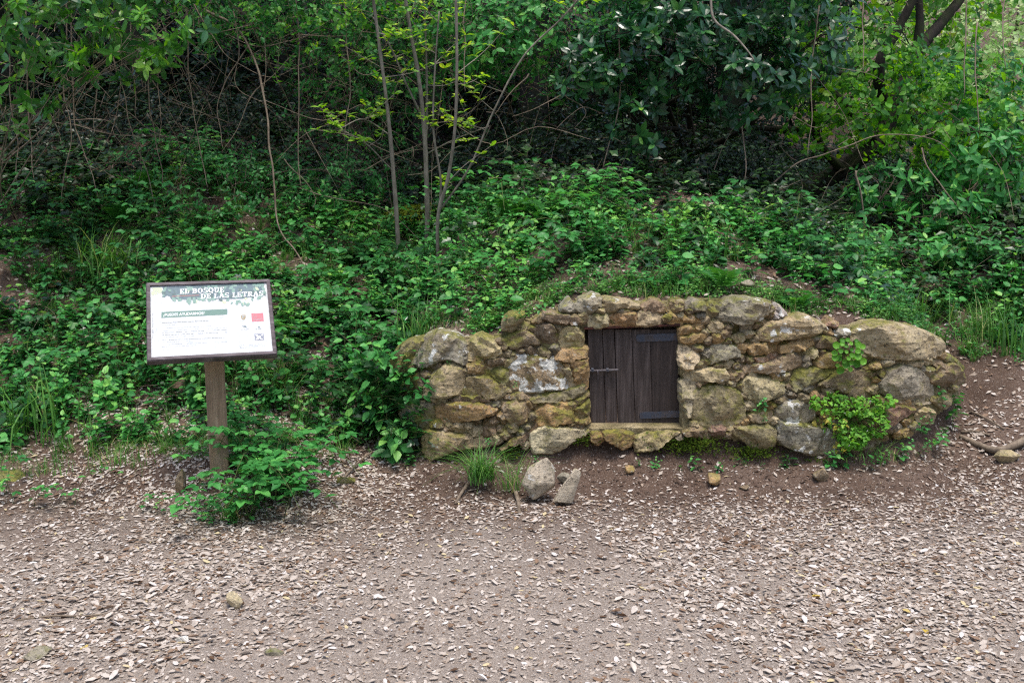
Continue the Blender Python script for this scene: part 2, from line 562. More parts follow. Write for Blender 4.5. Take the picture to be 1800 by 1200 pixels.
WALL_TOP = np.array([(700, 690), (712, 640), (738, 612), (790, 594), (850, 600), (885, 590), (905, 572), (955, 556), (990, 540), (1015, 530), (1060, 530), (1130, 533), (1200, 530), (1260, 530),
                     (1300, 530), (1350, 540), (1395, 556), (1440, 566), (1480, 578), (1520, 574), (1600, 580), (1640, 590), (1660, 612), (1680, 640), (1694, 680)], float)
WALL_BOT = np.array([(1690, 700), (1650, 740), (1600, 765), (1540, 785), (1470, 800), (1400, 795), (1340, 785), (1280, 775), (1220, 772), (1160, 780), (1100, 782), (1040, 772), (980, 788), (920, 792),
                     (870, 780), (800, 790), (752, 803), (738, 770), (712, 735)], float)
_wt = on_wall(WALL_TOP[:, 0], WALL_TOP[:, 1])


def wall_top_z(X):
    return np.interp(X, _wt[:, 0], _wt[:, 2])


def height(X, Y, fine=True):
    X, Y = np.broadcast_arrays(np.asarray(X, float), np.asarray(Y, float))
    wob = 0.18 * noise2(X, Y, 0.9, 3)
    s = Y - 4.42 + wob
    left = 0.20 * np.clip(s, 0, 0.62) + 0.65 * np.clip(s - 0.62, 0, 2.1) + 0.26 * np.clip(s - 2.72, 0, 2.6) + 0.75 * np.clip(s - 5.3, 0, 28)
    s = Y - 4.5 + wob
    right = 0.33 * np.clip(s, 0, 1.5) + 0.62 * np.clip(s - 1.5, 0, 1.2) + 0.10 * np.clip(s - 2.7, 0, 5) + 0.40 * np.clip(s - 7.7, 0, 30)
    yw = wall_y(X)
    s = Y - yw - 0.12
    mound = wall_top_z(X) - 0.015 + 0.30 * np.clip(s, 0, 1.6) + 0.16 * np.clip(s - 1.6, 0, 3.5) + 0.7 * np.clip(s - 5.1, 0, 28)
    ledge = 0.055 * sstep(-0.34, -0.05, Y - yw + 0.06 * noise2(X, Y, 3.1, 8)) + 0.085 * sstep(-0.035, 0.05, Y - yw + 0.025 * noise2(X, Y, 5, 9)) + 0.02 * noise2(X, Y, 7, 2) * sstep(-0.5, -0.1, Y - yw)
    front = sstep(0.06, 0.15, Y - yw)
    mid = ledge * (1 - front) + mound * front
    q = np.clip(Y - 5.2, 0, 2)
    wl = 1 - sstep(-0.95 - q, -0.42 + 0.3 * q, X)
    wr = sstep(2.12 - 0.3 * q, 2.55 + q, X)
    z = wl * left + wr * right + (1 - wl - wr) * mid
    rise = sstep(4.3, 5.2, Y)
    z = z + rise * (0.07 * noise2(X, Y, 1.4, 5) + 0.045 * noise2(X, Y, 3.7, 6)) * (wl + wr + (1 - wl - wr) * sstep(0.3, 0.9, Y - yw))
    z = z + 0.012 * noise2(X, Y, 1.1, 4)
    # the little earth bump the sign post stands in
    z = z + 0.07 * np.exp(-(((X + 1.46) / 0.28) ** 2 + ((Y - 4.62) / 0.22) ** 2))
    if fine:
        z = z + 0.007 * noise2(X, Y, 9, 1) + 0.004 * noise2(X, Y, 24, 7)
    return z


def ground_pt(px, py):
    """where the pixel's ray meets the ground"""
    d = ray(px, py)
    d = d / d[1]
    ys = np.arange(2.0, 20, 0.01)
    P = EYE + d[None] * ys[:, None]
    below = P[:, 2] < height(P[:, 0], P[:, 1])
    i = int(np.argmax(below)) if below.any() else 900
    return P[i]


def put(X, Y):
    X, Y = np.asarray(X, float), np.asarray(Y, float)
    return np.stack([X, Y, height(X, Y)], -1)


def spread(fine_a, fine_b, step, out_a, out_b):
    core = np.arange(fine_a, fine_b, step)
    lo, hi, w = [], [], step
    x = fine_a
    while x > out_a:
        w *= 1.18; x -= w; lo.append(x)
    x, w = core[-1], step
    while x < out_b:
        w *= 1.18; x += w; hi.append(x)
    return np.concatenate([lo[::-1], core, hi])


gx = spread(-3.6, 4.2, 0.03, -90, 90)
gy = spread(2.4, 7.6, 0.03, -60, 90)
GX, GY = np.meshgrid(gx, gy)
GZ = height(GX, GY)
nx, ny = len(gx), len(gy)
ii = np.arange(nx * ny).reshape(ny, nx)
quads = np.stack([ii[:-1, :-1], ii[:-1, 1:], ii[1:, 1:], ii[1:, :-1]], -1).reshape(-1, 4)
ground = Geo().add(np.stack([GX, GY, GZ], -1).reshape(-1, 3), quads=quads).build('ground', MS['soil'], smooth=True)
tag(ground, 'brown earth path rising into a leafy woodland bank', 'ground', kind='structure')

# ------------------------------------------------------------------ the stone front with its little door
hut = empty('stone_shelter', (0.85, 4.8, 0.1))
tag(hut, 'low rubble stone front built into the bank around a small dark wooden door', 'stone shelter')
HUT0 = np.array([0.85, 4.8, 0.1])


def hut_part(g, name, mat, centre, smooth=False, parent=None, base=None):
    """link under the shelter with its own origin (child of the Empty, or of a part)"""
    o = bpy.data.objects.new(name, None)
    bpy.data.objects.remove(o)
    b = HUT0 if base is None else base
    g.V = [v - centre for v in g.V]
    ob = bpy.data.objects.new(name, g.mesh(name, mat, smooth))
    ob.location = centre - b
    return link(ob, parent or hut)


DOOR = np.array([(1030, 578), (1194, 572), (1198, 748), (1037, 749)], float)      # the opening
outline = np.vstack([WALL_TOP, WALL_BOT])


def inside(poly, x, y):
    x, y = np.asarray(x, float), np.asarray(y, float)
    r = np.zeros(np.broadcast(x, y).shape, bool)
    n = len(poly)
    for i in range(n):
        x0, y0 = poly[i]; x1, y1 = poly[(i + 1) % n]
        c = (y0 > y) != (y1 > y)
        with np.errstate(divide='ignore', invalid='ignore'):
            r ^= c & (x < (x1 - x0) * (y - y0) / (y1 - y0 + 1e-12) + x0)
    return r


def edge_dist(poly, x, y):
    x, y = np.asarray(x, float), np.asarray(y, float)
    best = np.full(x.shape, 1e9)
    n = len(poly)
    for i in range(n):
        a, b = np.asarray(poly[i], float), np.asarray(poly[(i + 1) % n], float)
        d = b - a
        t = np.clip(((x - a[0]) * d[0] + (y - a[1]) * d[1]) / (d @ d + 1e-12), 0, 1)
        best = np.minimum(best, np.hypot(x - a[0] - t * d[0], y - a[1] - t * d[1]))
    return best


# mortar body: a bumpy face with the door pushed in, closed behind
px = np.arange(692, 1704, 4.0)
py = np.arange(520, 816, 4.0)
MX, MY = np.meshgrid(px, py)
W = on_wall(MX, MY)
ins = inside(outline, MX, MY)
d_out = edge_dist(outline, MX, MY) * np.where(ins, 1, -1)
dn = inside(DOOR, MX, MY)
off = 0.013 + 0.010 * vnoise(W, 11, 21) + 0.009 * vnoise(W, 30, 22) + 0.005 * vnoise(W, 75, 23)
off = off + 0.04 * (1 - sstep(0, 24, d_out)) ** 2
sill = sstep(744, 750, MY) * (1 - sstep(758 + 5 * noise2(MX, MX * 0, .05, 3), 776, MY)) * (.75 + .4 * noise2(MX, MY, .06, 9)) * sstep(1020, 1045, MX) * (1 - sstep(1195, 1215, MX))
off = off - 0.02 * sill
off = np.where(dn, 0.105, off)
MV = W.copy()
MV[..., 1] += off
keep = d_out > -3
cells = keep[:-1, :-1] & keep[:-1, 1:] & keep[1:, 1:] & keep[1:, :-1]
idx = np.arange(MX.size).reshape(MX.shape)
fq = np.stack([idx[:-1, :-1], idx[1:, :-1], idx[1:, 1:], idx[:-1, 1:]], -1)[cells]
g = Geo().add(MV.reshape(-1, 3), quads=fq)
# sides: extrude every open edge backwards
ed = {}
for q in fq:
    for a, b in zip(q, np.roll(q, -1)):
        ed[(a, b)] = 1
open_e = [(a, b) for (a, b) in ed if (b, a) not in ed]
fv = MV.reshape(-1, 3)
bv, bq = [], []
for k, (a, b) in enumerate(open_e):
    bv += [fv[a], fv[b], fv[b] + (0, 0.32, -0.01), fv[a] + (0, 0.32, -0.01)]
    bq.append((4 * k + 1, 4 * k, 4 * k + 3, 4 * k + 2))
g.add(np.array(bv), quads=np.array(bq))
hut_part(g, 'mortar', MS['mortar'], np.array([0.85, 4.85, 0.5]))

# stones, traced from the photograph in five enlargements: (x0, y0, scale)
VIEWS = {1: (640, 500, 4.2857), 2: (1000, 500, 5.0), 3: (1300, 520, 4.2857), 4: (700, 700, 4.2857), 5: (1100, 700, 4.2857)}
TONE = {'o': (0.36, 0.235, 0.105), 't': (0.37, 0.295, 0.175), 'g': (0.26, 0.235, 0.18), 'b': (0.215, 0.155, 0.095), 'c': (0.47, 0.39, 0.25),
        'm': (0.24, 0.205, 0.115), 'r': (0.25, 0.145, 0.10), 'k': (0.11, 0.083, 0.06), 'w': (0.62, 0.60, 0.56), 'p': (0.42, 0.36, 0.275)}
# view, tone, lichen, moss, proud (cm), outline
STONES = [
    (1, 'g', .9, .3, 7, '365,600 380,545 420,500 470,410 560,375 650,390 700,410 755,455 760,520 755,620 730,610 680,580 640,565 590,570 500,610 440,615'),
    (1, 'm', .1, .9, 5, '200,600 220,540 260,490 330,440 440,420 430,470 390,520 355,600 345,640 250,660'),
    (1, 't', .5, .3, 6, '780,470 810,430 880,400 960,430 1010,470 1020,530 960,545 850,555 790,555 775,510'),
    (1, 'b', .3, .5, 6, '1030,425 1090,400 1190,350 1230,360 1310,425 1320,450 1220,465 1150,478 1100,475 1060,490 1035,470'),
    (1, 'b', .1, .3, 6, '1235,345 1300,310 1400,305 1440,340 1450,400 1430,440 1350,445 1310,400'),
    (1, 't', .1, .2, 5, '1490,340 1540,320 1600,330 1640,390 1635,440 1615,480 1550,485 1500,465 1480,400'),
    (1, 'o', .1, .2, 6, '1440,545 1500,495 1600,483 1668,488 1665,550 1600,560 1540,568 1470,560'),
    (1, 'b', .1, .2, 4, '1280,500 1340,480 1400,510 1390,545 1330,540'),
    (1, 'o', .0, .2, 4, '1565,575 1668,570 1678,640 1668,770 1620,775 1592,750 1572,650'),
    (1, 'c', .1, .2, 4, '1500,640 1550,640 1575,750 1550,765 1520,730'),
    (1, 'b', 1.5, .3, 5, '1110,600 1150,540 1250,545 1450,565 1480,600 1495,660 1520,770 1480,790 1380,785 1310,800 1200,800 1130,780 1105,700'),
    (1, 'o', .1, .2, 5, '780,615 850,600 905,605 915,660 880,675 800,660'),
    (1, 'b', .1, .2, 6, '945,570 1000,555 1055,575 1045,600 1000,605 960,620 940,600'),
    (1, 't', .1, .3, 9, '420,830 470,760 520,680 580,630 650,610 740,645 765,690 760,765 720,815 620,835 500,838'),
    (1, 'b', .6, .4, 6, '775,700 850,700 950,710 1040,760 1100,800 1050,830 980,858 870,836 760,826 730,818 772,770'),
    (1, 'k', .0, .4, 3, '620,872 700,852 870,845 975,867 900,885 760,892 680,888'),
    (1, 'o', .5, .2, 8, '550,930 600,902 700,897 860,902 990,930 980,970 880,1000 760,1015 640,1030 575,1025 555,980'),
    (1, 't', .2, .3, 8, '1050,940 1080,890 1150,870 1210,880 1245,930 1240,990 1200,1030 1140,1050 1090,1020 1060,980'),
    (1, 'o', .1, .6, 7, '1300,950 1380,892 1480,884 1540,900 1560,950 1565,1030 1480,1045 1380,1058 1310,1040 1298,1000'),
    (1, 'g', .5, .9, 7, '275,960 330,890 430,870 510,890 520,960 490,1040 440,1085 390,1100 340,1050 290,1000'),
    (1, 'k', .1, .7, 3, '340,690 420,680 440,740 410,820 340,840 325,760'),
    (1, 'o', .1, .1, 5, '1010,980 1045,965 1065,1000 1045,1060 1015,1040'),
    (1, 'b', .1, .4, 4, '920,1030 980,1000 1010,1040 980,1072 930,1072'),
    (1, 'k', .1, .7, 4, '455,1090 510,1040 570,1040 595,1080 560,1100 480,1098'),
    (1, 'b', .0, .3, 4, '910,1087 980,1078 1010,1110 960,1140 915,1130'),
    (1, 'b', .0, .3, 4, '1000,1135 1060,1105 1105,1140 1060,1160'),
    (4, 't', .3, .6, 8, '185,260 230,250 330,250 420,270 560,290 650,310 700,350 640,365 560,375 470,380 400,400 330,430 250,450 205,430 190,340'),
    (4, 'b', .1, .4, 6, '780,370 860,300 960,250 1030,182 1040,240 1010,270 980,300 940,340 850,360 800,395'),
    (4, 'c', .2, .3, 8, '1000,260 1100,220 1200,215 1350,230 1435,255 1390,290 1310,330 1240,370 1160,400 1030,400 1005,330'),
    (4, 'o', .1, .4, 5, '1460,255 1540,245 1545,300 1500,340 1465,310'),
    (4, 'o', .1, .5, 6, '1553,255 1650,248 1760,272 1750,340 1690,370 1600,330 1553,300'),
    (5, 't', .2, .4, 7, '80,290 180,262 400,258 390,280 280,340 200,380 85,385 75,330'),
    (5, 'b', .1, .3, 5, '430,255 480,228 560,222 630,260 610,285 520,282 450,272'),
    (5, 'r', .1, .2, 5, '640,218 710,208 740,230 720,265 660,270 640,245'),
    (5, 'm', .1, .5, 7, '770,262 850,222 1000,208 1125,222 1130,280 1110,340 1050,360 960,360 890,310'),
    (5, 'g', 1.0, .3, 8, '1135,170 1250,184 1380,200 1500,222 1560,280 1620,310 1600,420 1500,430 1400,420 1300,390 1200,350 1140,310 1142,240'),
    (5, 'g', 1.1, .3, 6, '1130,60 1180,30 1300,25 1400,60 1430,100 1400,150 1350,176 1250,174 1150,150'),
    (5, 't', .1, .5, 5, '930,132 1010,102 1100,112 1105,150 1040,170 960,175'),
    (2, 't', .3, .95, 6, '1100,960 1180,900 1280,880 1400,900 1500,960 1530,1050 1540,1190 1450,1225 1320,1250 1150,1225 1095,1150'),
    (2, 'o', .1, .1, 4, '1010,290 1090,275 1155,310 1150,335 1080,330 1010,320'),
    (2, 't', .1, .1, 4, '1160,300 1225,300 1230,330 1170,335'),
    (2, 'o', .0, .1, 4, '985,395 1050,370 1110,390 1105,430 1040,440 985,438'),
    (2, 'o', .0, .1, 4, '1120,370 1170,345 1170,390 1130,415'),
    (2, 'o', .1, .2, 5, '985,462 1080,447 1180,442 1200,470 1160,500 1040,505 990,490'),
    (2, 'c', .1, .1, 4, '988,565 1060,562 1120,600 1130,680 1090,730 1030,735 988,700'),
    (2, 'b', .0, .2, 4, '1060,540 1120,530 1180,545 1170,570 1090,572'),
    (2, 'g', .4, .2, 7, '1235,600 1280,550 1370,530 1460,560 1500,600 1490,640 1400,650 1330,660 1270,690 1240,660'),
    (2, 't', .2, .1, 8, '1030,790 1080,765 1200,755 1340,750 1385,790 1370,830 1250,835 1100,830 1040,820'),
    (2, 'b', .1, .5, 5, '1402,780 1450,752 1530,780 1520,810 1440,840 1404,820'),
    (2, 'c', .2, .3, 4, '992,862 1060,850 1130,870 1158,915 1105,985 1080,1130 1040,1150 997,1000'),
    (2, 'g', .7, .2, 10, '1320,200 1390,160 1480,140 1600,145 1740,170 1800,230 1720,280 1600,330 1530,335 1420,320 1330,310 1310,260'),
    (3, 't', .9, .2, 9, '115,300 170,230 230,200 330,180 480,165 560,190 650,240 650,268 560,290 420,310 260,325 130,320'),
    (3, 'o', .1, .1, 8, '60,380 130,355 290,345 295,400 210,425 90,432'),
    (3, 'o', .0, .1, 8, '300,362 420,340 580,335 540,380 500,400 400,410 310,415'),
    (3, 't', .6, .1, 8, '15,550 100,500 230,490 330,440 400,435 455,480 450,520 350,560 200,570 60,572'),
    (3, 'b', .3, .2, 6, '590,370 620,315 740,320 760,370 700,395 600,390'),
    (3, 'o', .1, .3, 5, '570,490 640,440 730,450 760,500 700,530 590,530'),
    (3, 't', .15, .1, 12, '850,290 900,250 1000,225 1120,222 1300,250 1430,290 1520,340 1530,400 1480,450 1370,465 1200,460 1100,465 980,440 900,410 860,350'),
    (3, 'm', .1, .9, 6, '395,650 420,580 500,550 620,555 700,580 600,640 480,690 440,710 400,700'),
    (3, 'b', .2, .5, 6, '705,590 800,545 930,570 975,640 970,770 900,790 760,720 620,682 570,690 620,645'),
    (3, 'g', .3, .1, 7, '1065,660 1110,560 1200,520 1330,540 1390,600 1440,660 1450,780 1380,800 1200,770 1080,720'),
    (3, 't', .2, .3, 6, '1230,490 1300,470 1370,490 1340,522 1250,518'),
    (3, 'o', .0, .1, 8, '925,545 1000,515 1055,510 1050,535 960,552'),
    (3, 'b', .1, .4, 8, '1435,610 1500,530 1600,510 1670,570 1690,640 1620,670 1520,665 1450,650'),
    (3, 'm', .0, 1.0, 4, '1540,480 1570,450 1630,480 1680,530 1660,552 1600,502 1560,500'),
    (3, 't', .4, .2, 8, '20,650 90,612 250,625 310,650 340,710 280,750 160,795 60,760 25,710'),
    (3, 'b', .1, .2, 5, '235,792 290,762 355,757 350,790'),
    (3, 'r', .0, .3, 8, '1090,850 1200,830 1325,850 1270,900 1180,950 1090,1000 1030,1010 1040,930'),
    (3, 'k', .1, .5, 6, '870,1090 980,1080 1020,1110 990,1180 900,1200 830,1150'),
    (3, 'w', .6, .0, 7, '270,130 300,90 340,140 345,175 300,185 270,170'),
    (3, 'g', 1.3, .0, 6, '710,282 750,257 820,270 810,300 740,305'),
    (3, 'r', .0, .1, 5, '665,218 700,190 740,210 720,230'),
    (3, 'r', .0, .3, 4, '110,458 200,437 290,442 250,480 130,495'),
    (2, 'g', .7, .1, 7, '40,200 110,140 200,110 265,130 270,200 180,240 100,230 35,225'),
    (2, 't', .5, .1, 6, '290,190 330,145 480,160 600,180 620,215 480,210 360,230 300,225'),
    (2, 'b', .2, .2, 5, '650,190 760,150 830,190 820,236 720,234 650,220'),
    (2, 'b', .1, .2, 6, '890,200 920,165 990,160 1000,205 950,230 895,235'),
    (2, 'g', .2, .2, 6, '1010,180 1100,150 1180,170 1200,215 1100,230 1010,215'),
    (2, 'm', .1, .6, 6, '1205,210 1260,170 1305,190 1298,260 1220,270'),
    (2, 'c', .1, .1, 5, '185,282 260,267 325,282 330,350 250,368 190,363'),
    (2, 'o', .0, .0, 5, '350,348 360,290 430,267 570,262 580,310 560,352 420,358'),
    (2, 't', .2, .1, 5, '588,340 602,282 650,243 740,252 820,290 790,340 700,352 600,356'),
    (2, 'o', .0, .1, 5, '870,243 930,263 975,310 975,333 880,338 900,290'),
    (1, 'b', .3, .2, 7, '1340,255 1380,230 1560,235 1690,260 1640,285 1560,290 1440,285 1370,270'),
    (1, 'g', .4, .1, 6, '1490,180 1540,120 1565,160 1570,200 1500,210'),
    (1, 'm', .1, .8, 7, '1050,330 1060,270 1110,230 1190,240 1180,290 1120,340'),
    (1, 'b', .1, .2, 5, '1270,280 1330,250 1350,290 1300,305'),
    (1, 'b', .1, .3, 5, '1110,840 1180,820 1240,850 1230,880 1120,860'),
    (1, 'm', .1, .8, 4, '1250,850 1400,812 1560,792 1650,772 1640,830 1540,868 1480,878 1390,883 1290,880'),
    (1, 't', .1, .7, 4, '1570,960 1640,902 1688,885 1688,970 1620,1003'),
    (1, 'b', .1, .6, 4, '1580,885 1640,842 1688,832 1660,880 1600,930'),
    (1, 'o', .1, .3, 5, '1600,1030 1680,1002 1693,1040 1640,1050'),
    (1, 'm', .1, .8, 4, '940,670 1000,640 1080,650 1090,720 1050,750 1000,720'),
    (1, 't', .3, .2, 5, '1060,580 1100,545 1140,550 1105,600 1075,610'),
    (4, 'm', .1, .9, 3, '1180,10 1290,60 1320,90 1250,60 1120,70 1060,50'),
]


def chaikin(P, k=1):
    for _ in range(k):
        Q = np.roll(P, -1, 0)
        P = np.stack([0.90 * P + 0.10 * Q, 0.10 * P + 0.90 * Q], 1).reshape(-1, 2)
    return P


def stone_geo(poly_px, proud, seed, spacing=4.6, back=0.10, rough=1.0):
    """a rubble stone from its outline in photo pixels: chipped rounded edge, tilted facets, rough face"""
    r = np.random.default_rng(seed)
    P = np.asarray(poly_px, float)
    P = P.mean(0) + (P - P.mean(0)) * (1 + 12.0 / np.ptp(P, axis=0))
    P = chaikin(P, 1)
    # even resample
    L = np.hypot(*(np.roll(P, -1, 0) - P).T)
    cum = np.concatenate([[0], np.cumsum(L)])
    n = max(10, int(cum[-1] / spacing))
    t = np.linspace(0, cum[-1], n, endpoint=False)
    C = np.vstack([P, P[:1]])
    B = np.stack([np.interp(t, cum, C[:, 0]), np.interp(t, cum, C[:, 1])], 1)
    B += r.normal(0, 0.55, B.shape)
    x0, y0 = B.min(0); x1, y1 = B.max(0)
    gx_, gy_ = np.meshgrid(np.arange(x0, x1, spacing), np.arange(y0, y1, spacing))
    I = np.stack([gx_.ravel(), gy_.ravel()], 1) + r.uniform(-1.4, 1.4, (gx_.size, 2))
    I = I[inside(B, I[:, 0], I[:, 1])]
    if len(I):
        I = I[edge_dist(B, I[:, 0], I[:, 1]) > spacing * 0.5]
    allp = np.vstack([B, I]) if len(I) else B
    res = delaunay_2d_cdt([Vector(p) for p in allp], [], [list(range(n))], 1, 1e-4)
    V2 = np.array([tuple(v) for v in res[0]])
    F = np.array([f for f in res[2] if len(f) == 3])
    dist = edge_dist(B, V2[:, 0], V2[:, 1])
    size = max(12.0, dist.max())
    rr = min(size * 0.5, r.uniform(2.5, 6.5))
    prof = np.clip(1 - (1 - np.clip(dist / rr, 0, 1)) ** 2, 0, 1) ** 0.4
    W0 = on_wall(V2[:, 0], V2[:, 1])
    u = (V2 - V2.mean(0)) / max(x1 - x0, y1 - y0)
    tilt = u @ r.normal(0, 0.03, 2) - u[:, 1] * 0.02
    fac = np.zeros(len(V2))
    for _ in range(7):                              # chisel flats off the face
        a = r.uniform(0, 2 * np.pi)
        k = u @ np.array([np.cos(a), np.sin(a)])
        fac = np.maximum(fac, np.clip(k - r.uniform(0.02, 0.34), 0, 1) * r.uniform(0.12, 0.45))
    nz = 0.006 * vnoise(W0, 12, seed % 97) - 0.012 * np.clip(0.22 - np.abs(vnoise(W0 * np.array([1, 1, 1.8]), 13, seed % 89)), 0, 1) / 0.22 * 0.6 + 0.004 * vnoise(W0, 50, seed % 83) + 0.002 * vnoise(W0, 110, seed % 79)
    strat = 0.004 * np.sign(vnoise(W0 * np.array([3, 3, 30]), 1.0, seed % 71)) * (proud > 0.05)
    depth = 0.006 + prof * (np.clip(proud + tilt, 0.25 * proud, 2) - np.minimum(fac, 0.7 * proud)) + (nz * rough * .75 + strat) * np.clip(dist / 8, 0, 1)
    F3 = W0.copy()
    F3[:, 1] -= depth
    F3[:, 1] += 0.012 * (dist < 0.5)
    g_ = Geo()
    g_.add(F3, tris=F[:, ::-1])
    # rim goes back into the mortar
    e = {}
    for f in F:
        for a, b in zip(f, np.roll(f, -1)): e[(a, b)] = 1
    rim = [(a, b) for (a, b) in e if (b, a) not in e]
    bv, bq = [], []
    for k, (a, b) in enumerate(rim):
        bv += [F3[a], F3[b], F3[b] + (0, back, 0), F3[a] + (0, back, 0)]
        bq.append((4 * k, 4 * k + 1, 4 * k + 2, 4 * k + 3))
    g_.add(np.array(bv), quads=np.array(bq))
    return g_, F3.mean(0)


placed = []
for k, (view, tone, lich, moss, proud, pts) in enumerate(STONES):
    ox, oy, sc = VIEWS[view]
    poly = np.array([[float(c) for c in q.split(',')] for q in pts.split()]) / sc + np.array([ox, oy])
    placed.append(poly)
    sg, c = stone_geo(poly, proud * 0.0056, 100 + k)
    o = hut_part(sg, 'stone', MS['stone'], c)
    v = random.uniform(0.72, 1.25)
    o.color = tuple(min(1, x * v * random.uniform(0.95, 1.05)) for x in TONE[tone]) + (1,)
    o['lichen'], o['moss'], o['ochre'] = float(lich), float(moss) + .13, 1.0
    if tone == 'w': o['label'] = 'small white quartz stone set on the crest'

# small packing stones in the joints
rs = np.random.default_rng(77)
cand = np.stack([rs.uniform(715, 1680, 3500), rs.uniform(535, 795, 3500)], 1)
ok = inside(outline, cand[:, 0], cand[:, 1]) & (edge_dist(outline, cand[:, 0], cand[:, 1]) > 6)
ok &= ~((cand[:, 0] > 1018) & (cand[:, 0] < 1210) & (cand[:, 1] > 564) & (cand[:, 1] < 765))
cand = cand[ok]
room = np.full(len(cand), 99.0)
for p in placed:
    room = np.minimum(room, np.where(inside(p, cand[:, 0], cand[:, 1]), -1, edge_dist(p, cand[:, 0], cand[:, 1])))
chips = []
for c, dm in zip(cand, room):
    if len(chips) >= 190: break
    dmin = min([dm] + [float(np.hypot(*(c - q)) - r_) for q, r_ in chips])
    if dmin < 4.0: continue
    rad = min(dmin + 1.0, rs.uniform(9, 20))
    an = (np.arange(7) + rs.uniform(0, 0.7, 7)) * 2 * np.pi / 7
    asp = rs.uniform(0.5, 0.85)
    poly = c + np.stack([np.cos(an) * rad * rs.uniform(0.65, 1.15, 7), np.sin(an) * rad * asp * rs.uniform(0.8, 1.1, 7)], 1)
    chips.append((c, rad))
    sg, cc = stone_geo(poly, rs.uniform(0.012, 0.026), 900 + len(chips), spacing=3.2, back=0.05, rough=0.5)
    o = hut_part(sg, 'stone', MS['stone'], cc, smooth=False)
    f_ = rs.uniform(0.6, 1.1)
    o.color = (*[x * f_ for x in TONE[rs.choice(list('otbctgb'))]], 1)
    o['lichen'], o['moss'] = float(rs.uniform(0, .4)), float(rs.uniform(0, .8))
    o['ochre'] = 0.8

# the door: boards, strap hinges, slide bolt, rusty lintel bar
DY = 4.862
def dpt(x, y, back=0.0):
    return at_y(x, y, DY + back)

door0 = dpt(1036, 749)
door = bpy.data.objects.new('door', None)
door.location = door0 - HUT0
link(door, hut)
door['label'] = 'small dark brown ledged board door'
top_x = [1032.5, 1058.5, 1080, 1110.5, 1142.5, 1192.5]
bot_x = [1037.5, 1065.5, 1086, 1117, 1147.5, 1194.5]
for i in range(5):
    gap = 0.55 if i < 3 else 0.22
    a, b, c, d = dpt(top_x[i] + gap, 579.5), dpt(top_x[i + 1] - gap, 578.0), dpt(bot_x[i + 1] - gap, 747.5), dpt(bot_x[i] + gap, 748)
    g = Geo()
    pr = random.uniform(-0.0015, 0.0015)
    cc = (a + b + c + d) / 4
    ring = [a, b, c, d]
    e = 0.0022
    outer = [p + (0, e + pr, 0) for p in ring]
    inn = [p + (cc - p) * np.array([min(0.4, e / max(1e-4, abs(cc - p)[0])), 0, min(0.4, e / max(1e-4, abs(cc - p)[2]))]) + (0, pr, 0) for p in ring]
    bk = [p + (0, 0.022, 0) for p in ring]
    q = [(8 + 0, 8 + 3, 8 + 2, 8 + 1)] + [((k), (k + 1) % 4, 8 + (k + 1) % 4, 8 + k) for k in range(4)] + [(k, 4 + k, 4 + (k + 1) % 4, (k + 1) % 4) for k in range(4)] + [(4, 5, 6, 7)]
    g.add(np.array(outer + bk + inn), quads=q)
    hut_part(g, 'plank', MS['door'], cc, parent=door, base=door0)


def strap(x0, x1, ya, yb, slope, mat, name, rounded=True):
    """a flat iron strap on the boards: traced box with a rounded end and nail heads"""
    g = Geo()
    n = 7
    prof = []
    h = (yb - ya) / 2
    for k in range(n):
        t = np.pi / 2 + np.pi * k / (n - 1)
        prof.append((x0 + 5 + 5 * np.cos(t), (ya + yb) / 2 - h * np.sin(t)))
    prof += [(x1, yb), (x1, ya)]
    F = np.array([dpt(x, y + slope * (x - x0), -0.006) for x, y in prof])
    Bk = F + (0, 0.008, 0)
    m_ = len(F)
    tri = [(0, k + 1, k) for k in range(1, m_ - 1)]
    g.add(np.vstack([F, Bk]), tris=tri, quads=[(k, (k + 1) % m_, m_ + (k + 1) % m_, m_ + k) for k in range(m_)])
    for fx in (0.35, 0.62, 0.88):
        c = dpt(x0 + (x1 - x0) * fx, (ya + yb) / 2 + slope * (x1 - x0) * fx, -0.0075)
        tube_geo(g, [c, c + (0, 0.004, 0)], 0.0035, 0.0045, 8)
    c = F.mean(0)
    return hut_part(g, name, mat, c, parent=door, base=door0)


strap(1118, 1196, 588, 601, -0.035, MS['iron'], 'strap_hinge')
strap(1124, 1200, 725, 736, -0.045, MS['iron'], 'strap_hinge')
for (x, y0_, y1_) in ((1192.5, 581, 600), (1197, 718, 737)):
    g = Geo()
    tube_geo(g, [dpt(x, y0_, -0.008), dpt(x + 0.6, y1_, -0.008)], 0.007, 0.007, 8)
    hut_part(g, 'hinge_knuckle', MS['iron'], dpt(x, y0_, -0.008), parent=door, base=door0)
g = Geo()
tube_geo(g, [dpt(1024, 652, -0.016), dpt(1087, 650, -0.016)], 0.0062, 0.0062, 8)
bolt = hut_part(g, 'slide_bolt', MS['steel'], dpt(1055, 651, -0.016), parent=door, base=door0)
g = Geo()
for x in (1041.5, 1068):
    a = dpt(x, 650.5, -0.022)
    box_geo(g, a[0] - 0.007, a[0] + 0.007, a[1], a[1] + 0.022, a[2] - 0.009, a[2] + 0.009, 0.002)
hut_part(g, 'bolt_keeper', MS['iron'], dpt(1055, 651, -0.016), parent=door, base=door0)
g = Geo()
tube_geo(g, smooth_path([dpt(1051, 651, -0.02), dpt(1051, 655, -0.026), dpt(1051, 667, -0.023)], 4), 0.0035, 0.003, 7)
hut_part(g, 'bolt_handle', MS['steel'], dpt(1051, 655, -0.02), parent=door, base=door0)
g = Geo()
a, b = dpt(1027, 578, -0.03), dpt(1196, 571.5, -0.03)
ex = unit(b - a)
box_geo(g, 0, np.linalg.norm(b - a), 0, 0.055, -0.004, 0.008, 0.0015, frame=(a, ex, (0, 1, 0), (0, 0, 1)))
